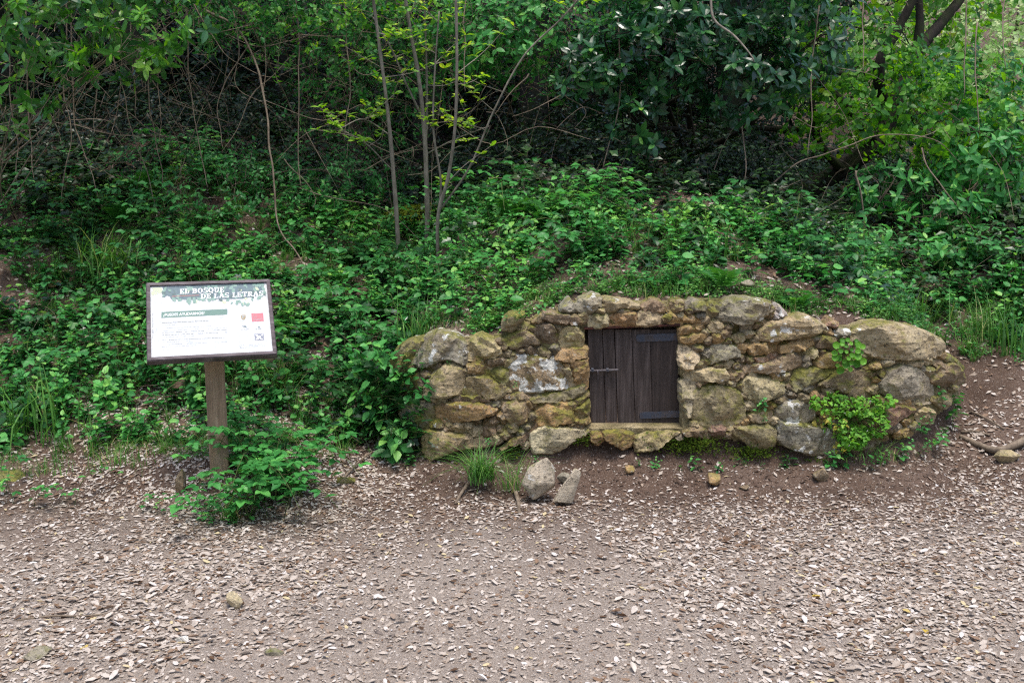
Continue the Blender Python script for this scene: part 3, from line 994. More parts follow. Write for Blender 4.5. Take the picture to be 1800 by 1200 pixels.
hut_part(g, 'lintel_bar', MS['rust'], (a + b) / 2)

# ------------------------------------------------------------------ the information sign
SC = np.array([-1.3744, 4.5, 0.8334])
SYAW, STILT, SW, SH = 0.2999, 0.7667, 0.5565, 0.4327
su = np.array([math.cos(SYAW), math.sin(SYAW), 0])
sb = np.array([-math.sin(SYAW), math.cos(SYAW), 0])
sv = math.cos(STILT) * np.array([0, 0, 1]) + math.sin(STILT) * sb
sn = np.cross(su, sv)
sbase = put(SC[0] - sb[0] * 0.0 - 0.005, SC[1] + 0.03)
sbase[2] -= 0.05
sign = empty('information_sign', sbase)
tag(sign, 'white information panel in a dark wooden frame on a square brown post', 'sign')


def sign_part(g, name, mat, origin, parent=None, smooth=False):
    g.V = [v - origin for v in g.V]
    o = bpy.data.objects.new(name, g.mesh(name, mat, smooth))
    o.location = origin - (sbase if parent is None else panel0)
    return link(o, parent or sign)


g = Geo()
ptop = SC - sn * 0.06
hgt = ptop[2] - sbase[2] + 0.02
box_geo(g, -0.044, 0.044, -0.044, 0.044, 0, hgt, 0.006, frame=(sbase, su, sb, (0, 0, 1)))
sign_part(g, 'post', MS['post'], sbase)
g = Geo()
box_geo(g, -0.16, 0.16, -0.05, 0.05, -0.05, -0.028, 0.004, frame=(SC, su, sv, sn))
sign_part(g, 'bracket', MS['post'], SC - sn * 0.04)
FW = 0.018                                               # width of a frame rail
for (a0, b0, a1, b1) in ((-1, 1, 1, 1), (1, 1, 1, -1), (1, -1, -1, -1), (-1, -1, -1, 1)):
    g = Geo()
    A, B = np.array([a0 * SW / 2, b0 * SH / 2]), np.array([a1 * SW / 2, b1 * SH / 2])
    Ai, Bi = A - np.sign(A) * FW, B - np.sign(B) * FW
    s = 0.0005 * unit(B - A)
    rows = []
    for (o2, i2, zf) in ((A + s, Ai + s, 0), (B - s, Bi - s, 0)):
        o3, i3 = SC + su * o2[0] + sv * o2[1], SC + su * i2[0] + sv * i2[1]
        m3 = o3 + (i3 - o3) * 0.2
        rows.append([o3 - sn * 0.028, o3 + sn * 0.002, m3 + sn * 0.008, i3 + sn * 0.007, i3 - sn * 0.005, i3 - sn * 0.028])
    V = np.array(rows[0] + rows[1])
    q = [(k, (k + 1) % 6, 6 + (k + 1) % 6, 6 + k) for k in range(6)] + [(0, 5, 4, 1), (6, 7, 10, 11), (1, 4, 3, 2), (7, 8, 9, 10)]
    g.add(V, quads=q)
    mid3 = SC + su * (A + B)[0] / 2 + sv * (A + B)[1] / 2
    sign_part(g, 'frame_rail', MS['frame'], mid3)
g = Geo()
box_geo(g, -SW / 2 + FW * 0.8, SW / 2 - FW * 0.8, -SH / 2 + FW * 0.8, SH / 2 - FW * 0.8, -0.02, -0.003, 0, frame=(SC, su, sv, sn))
panel0 = SC.copy()
panel = sign_part(g, 'panel', MS['board'], SC)
panel['label'] = 'white printed panel with title, text and logos'


def sp(zx, zy, lift=0.0):
    """a point of the print, given in the sixfold enlargement of the sign, on the panel plane"""
    d = ray(230 + np.asarray(zx, float) / 6, 470 + np.asarray(zy, float) / 6)
    o = SC + sn * (-0.003 + lift)
    t = ((o - EYE) @ sn) / (d @ sn)
    return EYE + d * np.asarray(t)[..., None]


def print_poly(g, pts, lift):
    V = sp(np.array([p[0] for p in pts]), np.array([p[1] for p in pts]), lift)
    n = len(pts)
    g.add(np.vstack([V, V.mean(0)[None]]), tris=[(n, k, (k + 1) % n) for k in range(n)])


def print_part(g, name, mat):
    return sign_part(g, name, MS[mat], SC.copy(), parent=panel)


# printed oak foliage along the head of the panel
rp = np.random.default_rng(4)
under = np.array([(215, 215), (300, 206), (700, 190), (1425, 163), (1432, 250), (1400, 335), (1300, 350), (1230, 400), (1130, 385), (1010, 370), (900, 350), (760, 345), (650, 372), (520, 370), (430, 360), (350, 330), (330, 265), (230, 300)], float)
ug = {'ink_teal': Geo(), 'ink_blue': Geo(), 'ink_sage': Geo(), 'ink_olive': Geo()}
print_poly(ug['ink_blue'], [(330, 207), (700, 192), (1100, 178), (1400, 166), (1405, 235), (1330, 300), (1180, 330), (1000, 335), (800, 330), (620, 345), (460, 335), (370, 290)], 0.0004)
for _ in range(330):
    c = np.array([rp.uniform(215, 1430), rp.uniform(165, 425)])
    if not inside(under, c[0], c[1]): continue
    left = c[0] < 330
    low = float(edge_dist(under, c[0], c[1])) < 40
    inkname = 'ink_olive' if left or rp.random() < 0.08 else ('ink_sage' if low and rp.random() < 0.7 else rp.choice(['ink_teal', 'ink_blue', 'ink_sage'], p=[.5, .35, .15]))
    L_, a = rp.uniform(16, 34), rp.uniform(0, 2 * np.pi)
    pts = []
    for t in np.linspace(0, 2 * np.pi, 15, endpoint=False):
        rr = L_ * (0.55 + 0.45 * abs(math.cos(2.5 * t)))
        x, y = rr * math.cos(t), 0.62 * rr * math.sin(t)
        q = c + np.array([x * math.cos(a) - y * math.sin(a), x * math.sin(a) + y * math.cos(a)])
        pts.append((np.clip(q[0], 214, 1470), max(q[1], 214 - 0.0425 * (q[0] - 210))))
    print_poly(ug[inkname], pts, {'ink_teal': 0.0008, 'ink_blue': 0.0007, 'ink_sage': 0.0009, 'ink_olive': 0.0006}[inkname] + rp.uniform(0, 0.0003))
for k_, g_ in ug.items():
    print_part(g_, 'printed_foliage', k_)


# slab serif capitals from bars and bows
def ringseg(cx, cy, rx, ry, tx, ty, a0, a1, n=12):
    t = np.radians(np.linspace(a0, a1, n))
    o = np.stack([cx + rx * np.cos(t), cy + ry * np.sin(t)], 1)
    i = np.stack([cx + (rx - tx) * np.cos(t), cy + (ry - ty) * np.sin(t)], 1)
    return [[o[k], o[k + 1], i[k + 1], i[k]] for k in range(n - 1)]


def bar(x0, y0, x1, y1):
    return [[(x0, y0), (x1, y0), (x1, y1), (x0, y1)]]


def glyph(c):
    """polygons in a cell 6 wide, 7 high; returns (polys, advance)"""
    T, S = 1.7, 0.75
    if c == ' ': return [], 3.4
    if c == 'E': return bar(.7, 0, .7 + T, 7) + bar(0, 0, 5.4, S) + bar(0, 6.25, 5.3, 7) + bar(2.2, 3.1, 4, 3.85) + bar(4.7, 0, 5.5, 2) + bar(4.6, 5, 5.3, 7) + bar(3.6, 2.5, 4.2, 4.5), 6.3
    if c == 'L': return bar(.7, 0, .7 + T, 7) + bar(0, 0, 5.2, S) + bar(0, 6.25, 3.1, 7) + bar(4.5, 0, 5.2, 2.4), 6.0
    if c == 'B': return bar(.7, 0, .7 + T, 7) + bar(0, 0, 3.4, S) + bar(0, 6.25, 3.3, 7) + bar(2, 3.2, 3.4, 3.9) + ringseg(3.2, 5.2, 2.3, 1.8, 1.5, .7, -90, 90) + ringseg(3.3, 1.95, 2.6, 1.95, 1.6, .75, -90, 90), 6.8
    if c == 'O': return ringseg(3.2, 3.5, 3.2, 3.6, 1.7, .7, 0, 360, 22), 7.3
    if c == 'Q': return ringseg(3.2, 3.5, 3.2, 3.6, 1.7, .7, 0, 360, 22) + [[(2.6, 1.4), (3.8, 1.6), (6.4, -1.3), (5.0, -1.3)]], 7.3
    if c == 'D': return bar(.7, 0, .7 + T, 7) + bar(0, 0, 3.2, S) + bar(0, 6.25, 3.2, 7) + ringseg(3.0, 3.5, 3.4, 3.5, 1.7, .75, -90, 90, 14), 7.2
    if c == 'U': return bar(.7, 2.2, .7 + T, 7) + bar(4.6, 2.2, 5.6, 7) + bar(0, 6.25, 3.1, 7) + bar(3.9, 6.25, 6.3, 7) + ringseg(3.15, 2.4, 2.45, 2.5, 1.4, .9, 180, 360, 12), 7.0
    if c == 'S': return ringseg(2.7, 5.15, 2.5, 1.95, 1.3, .8, 40, 262) + ringseg(2.7, 1.9, 2.6, 2.0, 1.4, .8, -140, 85) + bar(4.3, 5.1, 5.0, 7) + bar(0.1, 0, .8, 2.0), 6.0
    if c == 'A': return [[(0.5, 0), (1.5, 0), (3.9, 7), (2.7, 7)], [(2.6, 7), (4.0, 7), (6.6, 0), (4.7, 0)]] + bar(1.6, 1.9, 5.0, 2.6) + bar(-.2, 0, 2.4, S) + bar(3.9, 0, 7.2, S), 7.4
    if c == 'T': return bar(2.2, 0, 3.9, 7) + bar(.2, 6.25, 5.9, 7) + bar(.2, 4.7, .9, 7) + bar(5.2, 4.7, 5.9, 7) + bar(1.4, 0, 4.7, S), 6.6
    if c == 'R': return bar(.7, 0, .7 + T, 7) + bar(0, 0, 3.1, S) + bar(0, 6.25, 3.3, 7) + bar(2, 3.1, 3.4, 3.85) + ringseg(3.2, 5.1, 2.5, 1.9, 1.5, .75, -90, 90) + [[(2.9, 3.5), (4.4, 3.5), (6.2, 0), (4.4, 0)]] + bar(4.4, 0, 6.8, S), 7.0
    return [], 4


def letter_line(g, text, p0, p1, cap, lift):
    """text between two baseline points of the enlarged photograph, cap height in its pixels"""
    adv = sum(glyph(c)[1] for c in text)
    p0, p1 = np.array(p0, float), np.array(p1, float)
    ex = (p1 - p0) / adv
    ey = np.array([-ex[1] * 0.3, -cap / 7.0])
    x = 0
    for c in text:
        polys, a = glyph(c)
        for j, pl in enumerate(polys):
            print_poly(g, [tuple(p0 + ex * (x + q[0]) + ey * q[1]) for q in pl], lift + 0.00003 * j)
        x += a


g = Geo()
letter_line(g, 'EL BOSQUE', (515, 279), (990, 257), 50, 0.0016)
letter_line(g, 'DE LAS LETRAS', (735, 330), (1402, 297), 50, 0.0016)
print_part(g, 'title_lettering', 'ink_white')
g = Geo()
for k in range(34):
    x = 430 + k * 8.6
    h_ = 6 + 7 * abs(math.sin(k * 1.7))
    y = 309 - 0.045 * (x - 430)
    print_poly(g, [(x, y), (x + 7, y - h_), (x + 10, y - h_), (x + 3.5, y + 2)], 0.0014)
print_part(g, 'red_subtitle', 'ink_red')
g = Geo()
print_poly(g, [(322, 470), (1018, 437), (1018, 497), (322, 532)], 0.0005)
print_part(g, 'heading_band', 'ink_band')

cu = bpy.data.curves.new('heading_lettering', 'FONT')
cu.body = '¿PUEDES AYUDARNOS?'
cu.size = 1.0
cu.offset = 0.012
tmp = bpy.data.objects.new('heading_lettering', cu)
COL.objects.link(tmp)
dg = bpy.context.evaluated_depsgraph_get()
tm = bpy.data.meshes.new_from_object(tmp.evaluated_get(dg))
V = np.array([v.co[:] for v in tm.vertices]); F = [list(p.vertices) for p in tm.polygons]
bpy.data.objects.remove(tmp)
wid = V[:, 0].max()
zx = 342 + V[:, 0] / wid * 434
zy = 514 - 0.045 * (zx - 342) - V[:, 1] / 0.73 * 29
g = Geo()
T3 = []
for f in F:
    T3 += [(f[0], f[k], f[k + 1]) for k in range(1, len(f) - 1)]
g.add(sp(zx, zy, 0.0010), tris=T3)
print_part(g, 'heading_lettering', 'ink_white')


def text_rows(g, rows, seed, hgt=7.0):
    """worn, unreadable lines of small print: broken word-length strokes"""
    r = np.random.default_rng(seed)
    for (x0, x1, y) in rows:
        x = x0
        while x < x1:
            w = r.uniform(14, 46)
            e = min(x1, x + w)
            yy = y - 0.045 * (x - 328)
            if r.random() > 0.08:
                xx = x
                while xx < e:
                    lw = r.uniform(3, 7)
                    hh = hgt * r.uniform(0.45, 1.0)
                    print_poly(g, [(xx, yy), (xx + lw * .7, yy - .1), (xx + lw * .7, yy - hh), (xx, yy - hh)], 0.0006)
                    xx += lw
            x = e + r.uniform(5, 9)


g = Geo()
text_rows(g, [(328, 820, 587)], 1, 11)
text_rows(g, [(330, 1015, 690), (330, 1010, 716), (330, 1015, 770)], 2, 8)
text_rows(g, [(1160, 1250, 695), (1315, 1375, 697)], 8, 10)
print_part(g, 'body_text', 'ink_grey')
g = Geo()
text_rows(g, [(332, 495, 612), (330, 845, 642), (330, 1015, 668), (330, 660, 737), (330, 600, 790), (330, 1010, 815), (330, 700, 838), (330, 455, 868), (1140, 1420, 860), (1145, 1425, 874), (1150, 1330, 888), (1142, 1232, 606)], 3, 7)
print_part(g, 'faded_text', 'ink_pale')
g = Geo()
for k, (y0_, y1_) in enumerate(((480, 520), (530, 640), (650, 700), (706, 750), (860, 868))):
    n = int((y1_ - y0_) / 7)
    for j in range(n):
        y = y0_ + j * 7
        print_poly(g, [(229, y), (236, y), (236, y + 4.5), (229, y + 4.5)], 0.0006)
print_part(g, 'margin_text', 'ink_grey')
g = Geo()
print_poly(g, [(1163, 502), (1210, 498), (1211, 530), (1203, 546), (1188, 553), (1172, 548), (1163, 534)], 0.0006)
crest = print_part(g, 'crest_logo', 'ink_gold')
g = Geo()
print_poly(g, [(1172, 510), (1200, 508), (1200, 520), (1172, 522)], 0.0010)
print_poly(g, [(1175, 528), (1187, 527), (1187, 541), (1178, 540)], 0.0010)
print_part(g, 'crest_detail', 'ink_pale')
g = Geo()
print_poly(g, [(1270, 484), (1396, 479), (1402, 566), (1278, 572)], 0.0006)
print_part(g, 'crimson_logo', 'ink_pink')
g = Geo()
for (x0, x1, y) in ((1288, 1300, 500), (1288, 1330, 520), (1290, 1385, 545), (1290, 1360, 556)):
    print_poly(g, [(x0, y), (x1, y - 0.04 * (x1 - x0)), (x1, y + 3 - 0.04 * (x1 - x0)), (x0, y + 3)], 0.0010)
print_part(g, 'crimson_logo_text', 'ink_pale')
g = Geo()
print_poly(g, [(1170, 612), (1190, 618), (1208, 612), (1226, 636), (1214, 634), (1200, 626), (1184, 634), (1188, 624)], 0.0006)
print_poly(g, [(1338, 640), (1350, 612), (1366, 638), (1356, 634), (1350, 626), (1346, 636)], 0.0006)
print_part(g, 'small_logo', 'ink_blue')
g = Geo()
print_poly(g, [(1303, 701), (1399, 696), (1404, 764), (1308, 769)], 0.0006)
print_part(g, 'navy_logo', 'ink_navy')
g = Geo()
for pts in ([(1312, 710), (1330, 707), (1348, 724), (1340, 738), (1322, 722)], [(1345, 726), (1362, 716), (1372, 730), (1360, 744), (1344, 742)], [(1366, 742), (1384, 750), (1394, 758), (1376, 758), (1360, 748)],
            [(1326, 742), (1340, 738), (1350, 756), (1334, 760)], [(1376, 706), (1392, 702), (1394, 716), (1380, 722)], [(1318, 752), (1326, 748), (1330, 762), (1318, 762)]):
    print_poly(g, pts, 0.0010)
print_part(g, 'navy_logo_mark', 'ink_white')


# ------------------------------------------------------------------ leaf and plant shapes
def leaf_tpl(ts, ws, fold=0.25, droop=0.15, wave=0.0, tw=0.0):
    """a leaf one unit long along +Y, normal +Z: folded on the midrib, drooping towards the tip"""
    V, Q, T = [(0, 0, 0)], [], []
    z = lambda t: -droop * t * t
    k = len(ts)
    for i, (t, w) in enumerate(zip(ts, ws)):
        s = wave * (1 if i % 2 else -1)
        V += [(-w, t, z(t) + fold * w + s + tw * w), (0, t, z(t)), (w, t, z(t) + fold * w - s - tw * w)]
    V.append((0, 1, z(1)))
    T += [(0, 2, 1), (0, 3, 2)]
    for i in range(k - 1):
        a, b = 1 + 3 * i, 4 + 3 * i
        Q += [(a, a + 1, b + 1, b), (a + 1, a + 2, b + 2, b + 1)]
    a, tip = 1 + 3 * (k - 1), 1 + 3 * k
    T += [(a, a + 1, tip), (a + 1, a + 2, tip)]
    V = np.array(V, float)
    return V, np.array(T), np.array(Q).reshape(-1, 4), np.zeros(len(V))


L_OVATE = leaf_tpl([0.12, 0.38, 0.7], [0.20, 0.335, 0.235], 0.17, 0.2)
L_MID = leaf_tpl([0.22, 0.66], [0.29, 0.26], 0.17, 0.2)
L_SMALL = leaf_tpl([0.4], [0.30], 0.3, 0.2)
L_LANCE = leaf_tpl([0.2, 0.5, 0.8], [0.13, 0.19, 0.12], 0.25, 0.25)
L_ROUND = leaf_tpl([0.1, 0.45, 0.85], [0.3, 0.46, 0.32], 0.12, 0.1)
L_LAUR = leaf_tpl([0.15, 0.42, 0.74], [0.13, 0.215, 0.165], 0.13, 0.22)
L_OAK = [leaf_tpl([0.15, 0.4, 0.65, 0.88], [0.13, 0.24, 0.25, 0.13], f, d, w, t) for f, d, w, t in
         ((0.25, 0.12, 0.012, 0.1), (-0.5, 0.25, 0.015, -0.15), (0.75, -0.25, 0.01, 0.25), (0.1, 0.35, 0.02, -0.3), (0.5, -0.1, 0.02, 0.0))]


def ivy_tpl():
    V = np.array([(0, 0, 0), (-.30, -.08, .05), (-.50, .22, .08), (-.24, .36, .04), (-.30, .68, .03), (0, 1, -.12), (.30, .68, .03), (.24, .36, .04), (.50, .22, .08), (.30, -.08, .05), (0, .4, -.02)], float)
    T = [(10, k, k + 1) for k in range(1, 9)] + [(10, 0, 1), (10, 9, 0)]
    return V, np.array(T), np.zeros((0, 4), int), np.zeros(len(V))


L_IVY = ivy_tpl()


def round_tpl(n=11, cup=0.16):
    V = [(0, 0, -0.0)] + [(0.5 * math.sin(t) * (1 + .05 * math.cos(5 * t)), 0.5 * math.cos(t) * (1 + .05 * math.sin(6 * t)), cup) for t in np.linspace(0, 2 * np.pi, n, endpoint=False)]
    V += [(0.3 * math.sin(t), 0.3 * math.cos(t), cup * .2) for t in np.linspace(0, 2 * np.pi, n, endpoint=False)]
    T = [(0, 1 + n + k, 1 + n + (k + 1) % n) for k in range(n)]
    Q = [(1 + n + k, 1 + k, 1 + (k + 1) % n, 1 + n + (k + 1) % n) for k in range(n)]
    return np.array(V), np.array(T), np.array(Q), np.zeros(len(V))


L_PENNY = round_tpl()


def frames(d, n):
    d = unit(d)
    x = unit(np.cross(d, n))
    return np.stack([x, d, np.cross(x, d)], -1)


def rot_z(a):
    a = np.asarray(a, float)
    o, z = np.ones_like(a), np.zeros_like(a)
    return np.stack([np.stack([np.cos(a), -np.sin(a), z], -1), np.stack([np.sin(a), np.cos(a), z], -1), np.stack([z, z, o], -1)], -2)


def leafy(tpl, pos, d, n, size, tint):
    g = Geo()
    g.scatter(tpl, frames(np.asarray(d, float), np.asarray(n, float)) * np.asarray(size, float)[:, None, None], np.asarray(pos, float), np.asarray(tint, float))
    return g.arrays()


def join_tpl(*tpls):
    g = Geo()
    for V, T, Q, A in tpls: g.add(V, T, Q, A)
    return g.arrays()


def herb(seed, h=0.2, pairs=5, L=0.042, tpl=L_OVATE, spreadf=1.0, lean=0.25, stems=1):
    """upright stem(s) with opposite leaf pairs; returns (leaf template, stem template)"""
    r = np.random.default_rng(seed)
    pos, dd, nn, sz, ti = [], [], [], [], []
    sg = Geo()
    for s in range(stems):
        a = r.uniform(0, 2 * np.pi)
        top = np.array([math.cos(a), math.sin(a), 0]) * h * lean * r.uniform(0.5, 1.6) + np.array([0, 0, h * r.uniform(0.7, 1.1)])
        b0 = np.array([r.uniform(-.02, .02), r.uniform(-.02, .02), -0.01]) * (stems > 1)
        path = smooth_path([b0, b0 + top * 0.5 + r.normal(0, .008, 3), b0 + top], 3)
        tube_geo(sg, path[::3], 0.0022, 0.001, 3, caps=False)
        az = r.uniform(0, 6.28)
        for k in range(pairs):
            t = 0.2 + 0.8 * (k + 0.3) / pairs
            p = path[min(len(path) - 1, int(t * (len(path) - 1)))]
            az += 1.57 + r.normal(0, .3)
            for sgn in (0, math.pi):
                e = r.uniform(-0.1, 0.45) + 0.4 * (t > 0.9)
                d = np.array([math.cos(az + sgn) * math.cos(e), math.sin(az + sgn) * math.cos(e), math.sin(e)])
                l = L * (1.15 - 0.45 * t) * r.uniform(0.75, 1.25)
                pos.append(p + d * l * 0.25 * spreadf); dd.append(d); nn.append(np.array([0, 0, 1]) + r.normal(0, .25, 3)); sz.append(l)
                ti.append(0.42 + 0.30 * (t > 0.8) + r.normal(0, 0.10))
    return leafy(tpl, pos, dd, nn, sz, ti), sg.arrays()


def bramble(seed, length=0.5, n=9, L=0.045):
    """arching cane with leaves of three leaflets"""
    r = np.random.default_rng(seed)
    a = r.uniform(0, 6.28)
    o = np.array([math.cos(a), math.sin(a), 0])
    path = smooth_path([(0, 0, -.01), o * length * .2 + (0, 0, length * .45), o * length * .55 + (0, 0, length * .55), o * length + (0, 0, length * .25)], 5)
    sg = Geo()
    tube_geo(sg, path[::2], 0.003, 0.0014, 3, caps=False)
    pos, dd, nn, sz, ti = [], [], [], [], []
    for k in range(n):
        p = path[int((0.15 + 0.85 * k / n) * (len(path) - 1))]
        az = r.uniform(0, 6.28)
        d = np.array([math.cos(az), math.sin(az), r.uniform(.1, .7)])
        q = p + unit(d) * L * 0.8
        tube_geo(sg, [p, q], 0.0012, 0.0008, 3, caps=False)
        tn = r.normal(0.45, .15)
        for da in (-1.25, 0, 1.25):
            d2 = np.array([math.cos(az + da), math.sin(az + da), r.uniform(-.25, .2)])
            pos.append(q); dd.append(d2); nn.append(np.array([0, 0, 1]) + r.normal(0, .2, 3)); sz.append(L * (1.15 if da == 0 else .9) * r.uniform(.8, 1.2)); ti.append(tn)
    return leafy(L_OVATE, pos, dd, nn, sz, ti), sg.arrays()


def ivy_patch(seed, n=14, R=0.16, L=0.045):
    r = np.random.default_rng(seed)
    pos, dd, nn, sz, ti = [], [], [], [], []
    sg = Geo()
    for s in range(3):
        a = r.uniform(0, 6.28)
        path = smooth_path([(0, 0, .005), (R * .5 * math.cos(a), R * .5 * math.sin(a), .03), (R * math.cos(a + .4), R * math.sin(a + .4), .02)], 3)
        tube_geo(sg, path[::3], .002, .0012, 3, caps=False)
        for k in range(n // 3):
            p = path[r.integers(0, len(path))] + r.normal(0, .012, 3) * (1, 1, 0) + (0, 0, r.uniform(.015, .06))
            az = r.uniform(0, 6.28)
            pos.append(p); dd.append((math.cos(az), math.sin(az), r.uniform(-.35, .2))); nn.append(np.array([0, -.25, 1]) + r.normal(0, .3, 3)); sz.append(L * r.uniform(.6, 1.3)); ti.append(r.normal(.45, .18))
    return leafy(L_IVY, pos, dd, nn, sz, ti), sg.arrays()


def blade_geo(g, base, az, h, bend, w, tint, seg=4):
    t = np.linspace(0, 1, seg + 1)
    d = np.array([math.cos(az), math.sin(az), 0])
    side = np.array([-math.sin(az), math.cos(az), 0])
    P = base + np.outer(bend * t ** 2 * h, d) + np.outer(h * (t - 0.45 * bend * t ** 2.2), [0, 0, 1])
    W = w * (0.55 + 0.45 * np.sin(np.pi * np.minimum(t * 1.4 + .1, 1))) * (1 - t ** 2.2)
    V = np.stack([P - W[:, None] * side, P + W[:, None] * side], 1).reshape(-1, 3)
    g.add(V, quads=[(2 * k, 2 * k + 1, 2 * k + 3, 2 * k + 2) for k in range(seg)], tint=tint)


def grass_tpl(seed, n=26, h=0.2, w=0.0022, spread_=0.03, bend=(0.2, 0.9)):
    r = np.random.default_rng(seed)
    g = Geo()
    for _ in range(n):
        dry = r.random() < 0.1
        blade_geo(g, np.append(r.normal(0, spread_ / 2, 2), -0.01), r.uniform(0, 6.28), h * r.uniform(0.45, 1.1), r.uniform(*bend), w * r.uniform(.7, 1.3), 0.98 if dry else float(np.clip(r.normal(.45, .18), 0, .9)))
    return g.arrays()


def frond_tpl(seed, L=0.3, n=15, arch=0.5):
    """one fern frond: rachis along +Y, arching; pinnae in pairs"""
    r = np.random.default_rng(seed)
    t = np.linspace(0, 1, 9)
    y, z = L * (t - 0.12 * t * t), L * (arch * t - arch * 1.05 * t ** 2.2)
    rach = Geo()
    tube_geo(rach, np.stack([0 * t, y, z], 1), 0.0018, 0.0006, 3, caps=False)
    pos, dd, nn, sz = [], [], [], []
    for k in range(n):
        u = 0.16 + 0.84 * k / n
        p = np.array([0, np.interp(u, t, y), np.interp(u, t, z)])
        l = L * 0.27 * math.sin(math.pi * min(1, 0.25 + 0.8 * u) ** 1.1) + 0.006
        for s in (-1, 1):
            pos.append(p); dd.append((s, 0.35, r.uniform(-.15, .1))); nn.append((0, -.2, 1)); sz.append(l * r.uniform(.85, 1.1))
    return join_tpl(leafy(leaf_tpl([0.25, 0.6], [0.14, 0.10], .2, .15), pos, dd, nn, sz, r.normal(.5, .08, len(pos))), rach.arrays())


def rosette(seed, n=9, L=0.08, tpl=L_LAUR, up=(0.0, 0.9), twig=0.16):
    """the end of a shrub twig (along +Z): leaves whorled round the tip, fresh ones in the middle"""
    r = np.random.default_rng(seed)
    pos, dd, nn, sz, ti = [], [], [], [], []
    for k in range(n):
        f = k / n
        az = 2.4 * k + r.normal(0, .25)
        e = up[0] + (up[1] - up[0]) * f + r.normal(0, .15)
        d = np.array([math.cos(az) * math.cos(e), math.sin(az) * math.cos(e), math.sin(e)])
        pos.append((0, 0, -0.06 + .06 * f)); dd.append(d); nn.append(np.array([0, 0, 1.0]) - d * .2 + r.normal(0, .15, 3))
        sz.append(L * r.uniform(.7, 1.15) * (1 - .35 * (f > .75))); ti.append(0.28 + 0.16 * f + .30 * (f > .78) + r.normal(0, .09))
    sg = Geo()
    tube_geo(sg, [(r.normal(0, .02), r.normal(0, .02), -twig), (0, 0, -twig * .5), (0, 0, 0)], 0.0035, 0.002, 3, caps=False)
    return leafy(tpl, pos, dd, nn, sz, ti), sg.arrays()


def spray(seed, n=9, length=0.22, L=0.045, tpl=L_SMALL):
    """a twig (along +Z, bending over) with alternate leaves"""
    r = np.random.default_rng(seed)
    path = smooth_path([(0, 0, -.03), (.02, 0, length * .5), (length * .35, r.normal(0, .03), length * .85)], 4)
    sg = Geo()
    tube_geo(sg, path[::2], .0022, .0011, 3, caps=False)
    pos, dd, nn, sz, ti = [], [], [], [], []
    for k in range(n):
        p = path[int((.15 + .85 * k / n) * (len(path) - 1))]
        az = 2.4 * k + r.normal(0, .4)
        d = np.array([math.cos(az), math.sin(az), r.uniform(-.2, .5)])
        pos.append(p); dd.append(d); nn.append(np.array([0, 0, 1.0]) + r.normal(0, .35, 3)); sz.append(L * r.uniform(.65, 1.25)); ti.append(r.normal(.45, .18))
    return leafy(tpl, pos, dd, nn, sz, ti), sg.arrays()


def align_z(d, spin):
    """rotations that turn +Z to d with a spin about it"""
    d = unit(d)
    ref = np.where(np.abs(d[:, 2:3]) > .95, np.array([[1.0, 0, 0]]), np.array([[0, 0, 1.0]]))
    x = unit(np.cross(ref, d))
    y = np.cross(d, x)
    M = np.stack([x, y, d], -1)
    return np.einsum('nij,njk->nik', M, rot_z(spin))


# ------------------------------------------------------------------ where things grow
R3 = np.random.default_rng(31)


def veg_edge(X):
    """how far into the scene the plants begin"""
    X = np.asarray(X, float)
    w = wall_y(X) + 0.28
    left = 4.78 + 0.16 * noise2(X, X * 0 + 1, 2.2, 12)
    right = 5.85 + 0.18 * noise2(X, X * 0 + 4, 2.0, 13)
    a, b = 1 - sstep(-0.85, -0.5, X), sstep(2.1, 2.5, X)
    return a * left + b * right + (1 - a - b) * w


def scatter_pts(n, x0, x1, y0, y1, mask):
    X, Y = R3.uniform(x0, x1, n), R3.uniform(y0, y1, n)
    k = mask(X, Y)
    return X[k], Y[k]


def mass(name, variants, X, Y, scale, mat, label, cat, kind='stuff', stem_mat=None, tint=0.12, tilt=0.18, dz=0.0, stems=True):
    """one object of many small plants nobody could count"""
    g, s = Geo(), Geo()
    inwall = (np.abs(X - 0.83) < 1.42) & (Y > wall_y(X) - .04) & (Y < wall_y(X) + .2)
    X, Y = X[~inwall], Y[~inwall]
    P = put(X, Y); P[:, 2] += dz
    v = R3.integers(0, len(variants), len(X))
    sc = scale[0] + (scale[1] - scale[0]) * R3.random(len(X))
    dirs = np.stack([R3.normal(0, tilt, len(X)), R3.normal(-0.12, tilt, len(X)), np.ones(len(X))], -1)
    M = align_z(dirs, R3.uniform(0, 6.28, len(X))) * sc[:, None, None]
    tn = R3.normal(0, tint, len(X)) + .22 * noise2(X, Y, 1.7, 91)
    for k, va in enumerate(variants):
        m_ = v == k
        lf, st = va if isinstance(va[0], tuple) else (va, None)
        if not stems: st = None
        g.scatter(lf, M[m_], P[m_], tn[m_])
        if st is not None: s.scatter(st, M[m_], P[m_], tn[m_])
    o = tag(g.build(name, mat), label, cat, kind=kind)
    if s.n:
        so = s.build('stem', stem_mat or MS['stem'], o)
        so['kind'] = 'stuff'
    return o


class Kind:
    """one kind of plant: its part meshes, copied for every individual"""
    def __init__(self, name, parts):
        self.name = name
        self.parts = [(pn, self._mesh(pn, tpl, mat), ) for pn, tpl, mat in parts]

    @staticmethod
    def _mesh(pn, tpl, mat):
        g = Geo(); g.add(*tpl)
        return g.mesh(pn, mat)

    def place(self, p, scale, spin, label, cat, group=None, lean=(0, 0)):
        e = empty(self.name, p)
        e.rotation_euler = (lean[0], lean[1], spin)
        e.scale = (scale,) * 3
        tag(e, label, cat, group)
        for pn, me in self.parts:
            link(bpy.data.objects.new(pn, me), e)
        return e


